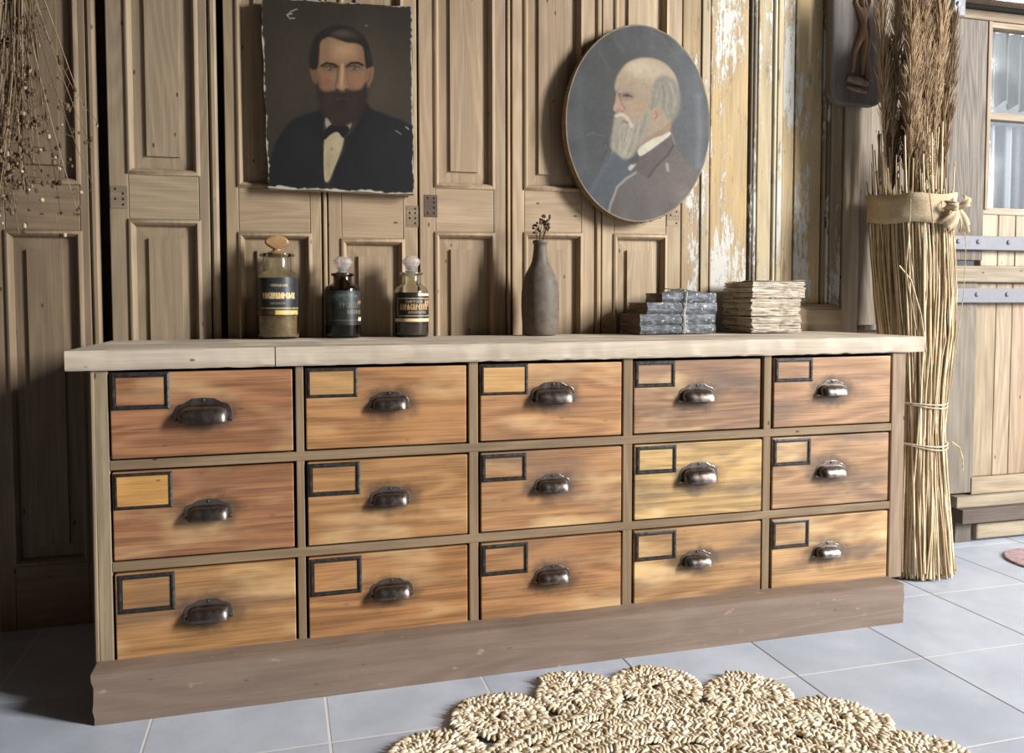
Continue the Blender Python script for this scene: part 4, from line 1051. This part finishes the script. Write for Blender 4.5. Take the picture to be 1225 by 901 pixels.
def rep(vals, m): return np.repeat(np.repeat(np.asarray(vals)[:,None], m, 1).ravel()[:,None], 3, 1)

SB = thing('straw_bundle', 'tall standing bundle of dried straw and reed plumes with cloth band', 'straw bundle', (2.60,.31,0))
zk = np.array([0,.12,.28,.46,.62,.86,1.08,1.31,1.5])
cxk = np.array([2.585,2.588,2.593,2.600,2.602,2.612,2.612,2.608,2.606]); cyk = np.array([.315,.318,.325,.335,.34,.36,.375,.39,.40])
rk = np.array([.142,.130,.112,.098,.100,.132,.145,.142,.150])
def sprof(z): return np.interp(z, zk, cxk), np.interp(z, zk, cyk), np.interp(z, zk, rk)
n = 950; th_ = RNG.uniform(0, 2*PI, n); q = np.sqrt(RNG.uniform(.25, 1, n)); K = 9
zz = np.linspace(0, 1, K)[None,:]*np.where(RNG.random(n) < .12, RNG.uniform(1.35, 1.6, n), RNG.uniform(1.27, 1.35, n))[:,None]+RNG.uniform(.004,.03,n)[:,None]
cxs, cys, rr = sprof(zz)
dth = RNG.normal(0, .20, n)[:,None]*(zz-.55)+np.cumsum(RNG.normal(0, .028, (n,K)), 1)
R_ = rr*q[:,None]*(1+RNG.normal(0, .03, (n,K)))
PX = np.stack([cxs+R_*np.cos(th_[:,None]+dth), cys+R_*np.sin(th_[:,None]+dth)*.92, zz], -1)
rad = RNG.uniform(.0022,.0042,n)[:,None]*np.linspace(1, .7, K)[None,:]
V, Q = tubes_np(PX, rad, 5)
val = np.clip(RNG.normal(.55, .24, n)*np.interp(q, [.5,1], [.65,1.05]), 0, 1)
npmesh('straw_stalks', V, Q, M['straw'], SB, cols=rep(val, K*5))['kind'] = 'stuff'
# a few stray stalks
m = MB()
m.tube([(2.78,.33,1.30),(2.80,.33,1.18),(2.795,.33,1.0),(2.775,.34,.8),(2.76,.34,.65)], .0016, 5); m.tube([(2.475,.29,1.10),(2.50,.262,1.05),(2.53,.245,.93),(2.55,.24,.80)], .0035, 5)
m.tube([(2.50,.27,1.33),(2.49,.262,1.22),(2.475,.258,1.08),(2.515,.248,.88)], .0022, 5); m.tube([(2.535,.235,1.42),(2.545,.225,1.30),(2.56,.222,1.18)], .0022, 5)
npm = m.build('stray_stalks', M['any'], SB, None, (200,174,130), smooth=True)
# plumes
pr_ = np.random.default_rng(21)
for k in range(34):
    a = pr_.uniform(0, 2*PI); qq = math.sqrt(pr_.uniform(.05, 1))
    x0, y0 = 2.606+.13*qq*math.cos(a), .375+.075*qq*math.sin(a)
    lean = .45*(x0-2.606)+pr_.normal(0, .035); top = pr_.uniform(1.72, 2.16) if k > 5 else pr_.uniform(1.50, 1.66)
    top = min(top, 2.2); x1 = min(max(x0+lean, 2.42), 2.78); y1 = min(y0+pr_.normal(0,.02), .445)
    s = np.linspace(0, 1, 7)
    ax = np.c_[x0+(x1-x0)*s**1.4, y0+(y1-y0)*s, 1.22+(top-1.22)*s]
    V1, Q1 = tubes_np(ax[None], np.linspace(.0028,.0015,7)[None], 5)
    nb = 300; ss_ = pr_.uniform(.36, 1.0, nb); ib = np.c_[np.interp(ss_, s, ax[:,0]), np.interp(ss_, s, ax[:,1]), np.interp(ss_, s, ax[:,2])]
    az = pr_.uniform(0, 2*PI, nb); env = np.sin(np.clip((ss_-.30)/.75, 0, 1)*PI)**.7
    L = (.040+.060*env)*pr_.uniform(.6, 1.2, nb); out = .006+.017*env*pr_.uniform(.2, 1.2, nb)
    d = np.c_[np.cos(az)*out, np.sin(az)*out, L*.75]; tip = np.c_[np.cos(az)*out*1.25, np.sin(az)*out*1.25, L]
    if pr_.random() < .5: tip[:,2] *= .8
    bp = np.stack([ib, ib+d, ib+tip*1.25], 1); br = np.stack([np.full(nb,.0009), np.full(nb,.0015), np.full(nb,.0004)], 1)
    V2, Q2 = tubes_np(bp, br, 3)
    tone = pr_.choice([pr_.uniform(.3,.6), pr_.uniform(.6,.9)])
    c1 = rep([tone+.1], 35); c2 = rep(np.clip(pr_.normal(tone, .14, nb), 0, 1), 9)
    npmesh('reed_plume', np.r_[V1,V2], np.r_[Q1, Q2+len(V1)], M['plume'], SB, (x0,y0,1.22), cols=np.r_[c1,c2])
# cloth band and bow
m = MB(); nb = 44; rows = [(1.262,.152),(1.285,.151),(1.31,.150),(1.335,.151),(1.362,.156)]
vs = []; fs = []
for i, (z, r) in enumerate(rows):
    for k in range(nb):
        a = 2*PI*k/nb; w_ = 1+.018*math.sin(a*7+i)+.012*math.sin(a*13-i*2)
        vs.append((2.608+r*w_*math.cos(a), .390+r*w_*.93*math.sin(a), z+.012*math.sin(a+.5)+.004*math.sin(a*5)))
for i in range(len(rows)-1):
    for k in range(nb): fs.append((i*nb+k, i*nb+(k+1)%nb, (i+1)*nb+(k+1)%nb, (i+1)*nb+k))
m.add(vs, fs); o = m.build('cloth_band', M['cloth'], SB, smooth=True, sharp=0); o.modifiers.new('s', 'SOLIDIFY').thickness = .003
def ribbon(name, pts, w, par=SB, col=None):
    m = MB(); vs = []; fs = []; n = len(pts)
    w = [(dx*1.6+.006, dz*1.35) for dx, dz in w]
    for i, (p, (dx, dz)) in enumerate(zip(pts, w)):
        vs += [(p[0]-dx,p[1]+.004,p[2]-dz), (p[0],p[1]-.004,p[2]), (p[0]+dx,p[1]+.004,p[2]+dz)]
    for i in range(n-1):
        for k in range(2): fs.append((i*3+k, i*3+k+1, (i+1)*3+k+1, (i+1)*3+k))
    m.add(vs, fs); o = m.build(name, M['cloth'], par, smooth=True, sharp=0)
    sd = o.modifiers.new('s', 'SOLIDIFY'); sd.thickness = .003; o.modifiers.new('ss', 'SUBSURF').render_levels = 2
kx, ky, kz = 2.660, .238, 1.300
MB().blob((kx,ky,kz), (.017,.012,.015), 12, 8).build('bow_knot', M['cloth'], SB, smooth=True)
def flap(name, dx, dz, ln, w0, w1, curl):
    """a crumpled cloth end that flares away from the knot"""
    n, c = 9, 8; d = Vector((dx,0,dz)).normalized(); e = Vector((-d.z,0,d.x)); vs = []; fs = []
    for i in range(n+1):
        u = i/n; w = w0+(w1-w0)*u**.8
        for k in range(c+1):
            v = k/c*2-1; L_ = ln*u*(1-.18*v*v*u+.08*math.sin(k*2.4)*u)
            p = Vector((kx,ky-.006,kz))+d*L_+e*(w*v)
            vs.append((p.x, p.y-.020*math.sin(u*PI)*curl-.007*math.sin(v*5+u*2)*u+.010*u*v*v, p.z))
    for i in range(n):
        for k in range(c): fs.append((i*(c+1)+k, i*(c+1)+k+1, (i+1)*(c+1)+k+1, (i+1)*(c+1)+k))
    m = MB(); m.add(vs, fs); o = m.build(name, M['cloth'], SB, smooth=True, sharp=0); o.modifiers.new('s', 'SOLIDIFY').thickness = .0022
flap('bow_loop', .75, .55, .060, .008, .022, 1.2); flap('bow_loop', -.9, .15, .050, .008, .018, 1.2)
flap('bow_tail', -.50, -.85, .085, .008, .034, .7); flap('bow_tail', .50, -.80, .095, .008, .026, .5)
def cord(z, r, name, sag, tails=False):
    pts = [(np.interp(z,zk,cxk)+r*math.cos(a), np.interp(z,zk,cyk)+r*.94*math.sin(a), z+sag*math.sin(a*2+1)) for a in np.linspace(0, 2*PI, 33)]
    m = MB(); m.tube(pts, .0030, 6); m.tube([(p[0],p[1],p[2]-.007-.006*math.sin(i*.3)) for i, p in enumerate(pts)], .0026, 6)
    if tails:
        e = pts[30]; m.tube([(e[0]+.006,e[1]-.02,e[2]),(e[0]+.030,e[1]-.03,e[2]-.02),(e[0]+.046,e[1]-.03,e[2]-.06),(e[0]+.050,e[1]-.03,e[2]-.105)], .0026, 6)
        m.tube([(e[0]+.006,e[1]-.02,e[2]),(e[0]+.034,e[1]-.03,e[2]-.035),(e[0]+.050,e[1]-.028,e[2]-.075)], .0024, 6)
    m.build(name, M['any'], SB, None, (196,176,136), smooth=True)
cord(.615, .106, 'tie_cord', .004); cord(.470, .108, 'tie_cord', .006, True)

# dried flowers hanging at the far left
DF = thing('dried_flower_bunch', 'bunch of thin dried flower stems with seed heads hanging at far left', 'dried flowers', (-.29,.42,1.13))
dr_ = np.random.default_rng(31); n = 46; K = 8; s = np.linspace(0, 1, K)
x0 = dr_.normal(-.292, .010, n); y0 = dr_.normal(.45, .012, n); zt_ = 2.06
x1 = -.300+dr_.normal(0, .055, n); y1 = np.clip(dr_.normal(.44, .05, n), .33, .53); z1 = dr_.uniform(1.16, 1.62, n)
for i, (a, b) in enumerate([(-.135,1.52),(-.125,1.43),(-.115,1.30),(-.16,1.24),(-.20,1.16)]): x1[i] = a; z1[i] = b; y1[i] = .47
bow_ = dr_.normal(0, .02, n)
PX = np.stack([x0[:,None]+(x1-x0)[:,None]*s**1.7+bow_[:,None]*np.sin(s*PI), y0[:,None]+(y1-y0)[:,None]*s, zt_+(z1-zt_)[:,None]*s], -1)
rad = np.repeat(np.linspace(.0026,.0009,K)[None], n, 0)
V, Q = tubes_np(PX, rad, 5); val = np.clip(dr_.normal(.45,.18,n), 0, 1)
# side twigs
tw_i = dr_.integers(0, n, 150); ts = dr_.uniform(.45, 1, 150)
base = np.array([[np.interp(t_, s, PX[i,:,c]) for c in range(3)] for i, t_ in zip(tw_i, ts)])
tip = base+np.c_[dr_.normal(0,.026,150), dr_.normal(0,.014,150), dr_.uniform(-.07,.012,150)]; tip[:,1] = np.clip(tip[:,1], .31, .545)
P2 = np.stack([base, (base+tip)/2+np.c_[np.zeros(150), np.zeros(150), np.full(150,.006)], tip], 1)
V2, Q2 = tubes_np(P2, np.repeat(np.array([[.0010,.0008,.0006]]), 150, 0), 4)
o = npmesh('stems', np.r_[V,V2], np.r_[Q,Q2+len(V)], M['dry'], DF, cols=np.r_[rep(val,K*5), rep(np.full(150,.3),12)]); o['kind'] = 'stuff'
m = MB(); cols_ = []
extra = np.c_[dr_.normal(-.325,.035,110), dr_.normal(.42,.03,110), dr_.normal(1.36,.07,110)]
for p_ in np.r_[tip, PX[:,-1,:], extra]:
    for k in range(dr_.integers(1, 4)):
        r = dr_.uniform(.003,.0065); m.blob(p_+dr_.normal(0,.007,3)*np.array([1,.4,1]), (r,r*.8,r*dr_.uniform(.8,1.5)), 7, 5)
        cols_ += [float(np.clip(dr_.choice([.12,.28,.8], p=[.5,.4,.1])+dr_.normal(0,.05), 0, 1))]*(2+7*4)
V = np.array(m.v); F4 = m.f
o = m.build('seed_heads', M['dry'], DF, smooth=True, sharp=0); o['kind'] = 'stuff'
at_ = o.data.color_attributes.new('paint', 'FLOAT_COLOR', 'POINT'); ca = np.repeat(np.array(cols_)[:,None], 4, 1); ca[:,3] = 1; at_.data.foreach_set('color', ca.ravel().astype(np.float32))
m = MB(); m.tube([(-.292,.45,2.02),(-.292,.452,2.20),(-.292,.575,2.30)], .0022, 6); m.tube([(-.292+.016*math.cos(a),.45+.018*math.sin(a),2.02+.002*a) for a in np.linspace(0,6*PI,40)], .0022, 5)
m.build('hanging_cord', M['any'], DF, None, (160,140,110))
m = MB(); m.box((-.352,.40,1.235), (-.338,.404,1.31)); m.build('green_tag', plain('green_ribbon', (30,84,58), .6), DF, bevel=.001)

# ------------------------------------------------------------------ braided rug
RX, RY, RR = 1.127, -.826, .575
def strands_np(pos, tang, lat, L, wd, ht, rs, z0):
    """plump lens-shaped strands; pos (n,2), tang (n,2) strand direction"""
    n = len(pos); ring = 6; seg = 6
    t = np.linspace(-1, 1, ring); prof = np.sqrt(np.clip(1-t**2, 0, 1))**.8+.12
    w = np.arange(seg)*2*PI/seg
    lt = np.c_[-tang[:,1], tang[:,0]]
    Lr = L*rs.uniform(.85,1.2,n); wr = wd*rs.uniform(.8,1.2,n); hr = ht*rs.uniform(.8,1.25,n)
    X = np.zeros((n,ring,seg,3))
    ctr = pos[:,None,:]+tang[:,None,:]*(t[None,:,None]*Lr[:,None,None])
    off = prof[None,:,None]*np.cos(w)[None,None,:]*wr[:,None,None]
    X[...,:2] = ctr[:,:,None,:]+lt[:,None,None,:]*off[...,None]
    arch = (1-t**2)*.55
    X[...,2] = z0+hr[:,None,None]*(.9+arch[None,:,None]*.6+prof[None,:,None]*np.sin(w)[None,None,:]*.75)
    X[...,2] = np.maximum(X[...,2], .0012)
    idx = np.arange(n*ring*seg).reshape(n, ring, seg)
    q = np.stack([idx[:,:-1,:], np.roll(idx[:,:-1,:], -1, 2), np.roll(idx[:,1:,:], -1, 2), idx[:,1:,:]], -1).reshape(-1,4)[:, ::-1]
    caps0 = np.stack([idx[:,0,0], idx[:,0,1], idx[:,0,2], idx[:,0,3]], -1)
    return X.reshape(-1,3), q
def braid(path, width, step, rs, z0=.002, ht=.0085, ang=54, offs=.22):
    """herringbone of strands along a 2-D path"""
    d = np.r_[0, np.cumsum(np.hypot(*np.diff(path, axis=0).T))]; n = max(3, int(d[-1]/step)); s = (np.arange(n)+.5)*d[-1]/n
    p = np.c_[np.interp(s, d, path[:,0]), np.interp(s, d, path[:,1])]
    tg = np.gradient(p, axis=0); tg /= np.linalg.norm(tg, axis=1, keepdims=True)+1e-9; lt = np.c_[-tg[:,1], tg[:,0]]
    Vs, Qs, cs = [], [], []
    o = 0
    for sgn in (-1, 1):
        a = math.radians(ang)*sgn+rs.normal(0, .16, n)
        dirv = tg*np.cos(a)[:,None]+lt*np.sin(a)[:,None]
        pos = p+lt*(sgn*width*offs)+rs.normal(0, .0009, (n,2))+tg*(step*.5 if sgn > 0 else 0)
        V, Q = strands_np(pos, dirv, None, width*.40, step*.42, ht*.8, rs, z0)
        Vs.append(V); Qs.append(Q+o); o += len(V)
        cs.append(rep(np.clip(rs.normal(.62, .22, n), 0, 1), 36))
    return np.concatenate(Vs), np.concatenate(Qs), np.concatenate(cs)
rug = thing('braided_rug', 'round braided jute rug with scalloped edge on the grey tiles', 'rug', (RX,RY,0))
def merge(L):
    V, Q, c = [], [], []; o = 0
    for a, b, d in L: V.append(a); Q.append(b+o); c.append(d); o += len(a)
    return np.concatenate(V), np.concatenate(Q), np.concatenate(c)
NS = 17; SR = .120
def scallop_mesh(seed, ang):
    rs = np.random.default_rng(seed); parts = []
    th = np.linspace(0, 2*PI*3.9, 280); r = .006+(SR-.016)*(th/th[-1])**.95
    path = np.c_[r*np.cos(th), r*np.sin(th)]
    parts.append(braid(path, .031, .0115, rs, .003, .0080, 64, .17))
    return merge(parts)
V0, Q0, c0 = scallop_mesh(5, 0)
for k in range(NS):
    a = math.radians(94.8)+2*PI*k/NS
    c, s_ = math.cos(a-PI/2), math.sin(a-PI/2)
    if k == 0:
        sc0 = npmesh('scallop', V0+np.array([RX,RY,0]), Q0, M['jute'], rug, (RX,RY,0), cols=c0); ob = sc0
    else:
        ob = sc0.copy(); C.objects.link(ob); ob.parent = rug
    ob.location = (RR*math.cos(a), RR*math.sin(a), 0); ob.rotation_euler = (0,0,a*1.7+k)
rs = np.random.default_rng(77)
def ring_path(r, wob=0, nw=0, n=400): 
    th = np.linspace(0, 2*PI, n); q = r+wob*np.sin(th*nw); return np.c_[RX+q*np.cos(th), RY+q*np.sin(th)]
r = .486; i = 0
while r > .03:
    wob = (0,0,.008,0)[i % 4]
    V, Q, c = braid(ring_path(r, wob, max(6, int(r*70))), .034, .0110, rs, .002+.003*(i % 2), .0085)
    npmesh('braided_ring', V, Q, M['jute'], rug, cols=c)
    r -= (.0285,.034,.034,.0285)[i % 4]; i += 1

# small pink mat at the right edge
m = MB().lathe([(.0005,.001),(.150,.001),(.155,.004),(.150,.008),(.0005,.009)], (3.155,.255), 48)
tag(m.build('round_mat', M['any'], None, (3.155,.255,0), (170,136,136), smooth=True), 'dusty pink round mat on the tiles by the right edge', 'mat')

# ------------------------------------------------------------------ light: a window to the right, daylight all round
def area(name, loc, target, sx__, sy__, power, col=(1,1,1)):
    l = bpy.data.lights.new(name, 'AREA'); l.shape = 'RECTANGLE'; l.size = sx__; l.size_y = sy__; l.energy = power; l.color = col
    o = bpy.data.objects.new(name, l); C.objects.link(o); o.location = loc
    o.rotation_euler = (Vector(target)-Vector(loc)).to_track_quat('-Z', 'Y').to_euler(); return o
area('window_light', (7.37,-4.44,3.4), (1.2,.3,.9), 1.2, 3.0, 1540, (1,.985,.965))
area('curtain_backlight', (3.7,1.9,2.3), (3.45,.6,1.6), 1.2, 1.2, 14, (.95,.98,1))  # added lamp, backlights the curtains so the panes look bright
wd = bpy.data.worlds.new('world'); scene.world = wd; wd.use_nodes = True
wd.node_tree.nodes['Background'].inputs[0].default_value = (.93,.96,1,1); wd.node_tree.nodes['Background'].inputs[1].default_value = 1.15
scene.view_settings.view_transform = 'Standard'; scene.view_settings.look = 'None'
scene.view_settings.exposure = 0.; scene.view_settings.gamma = 1.
for o in scene.objects:
    if '_o' in o: del o['_o']
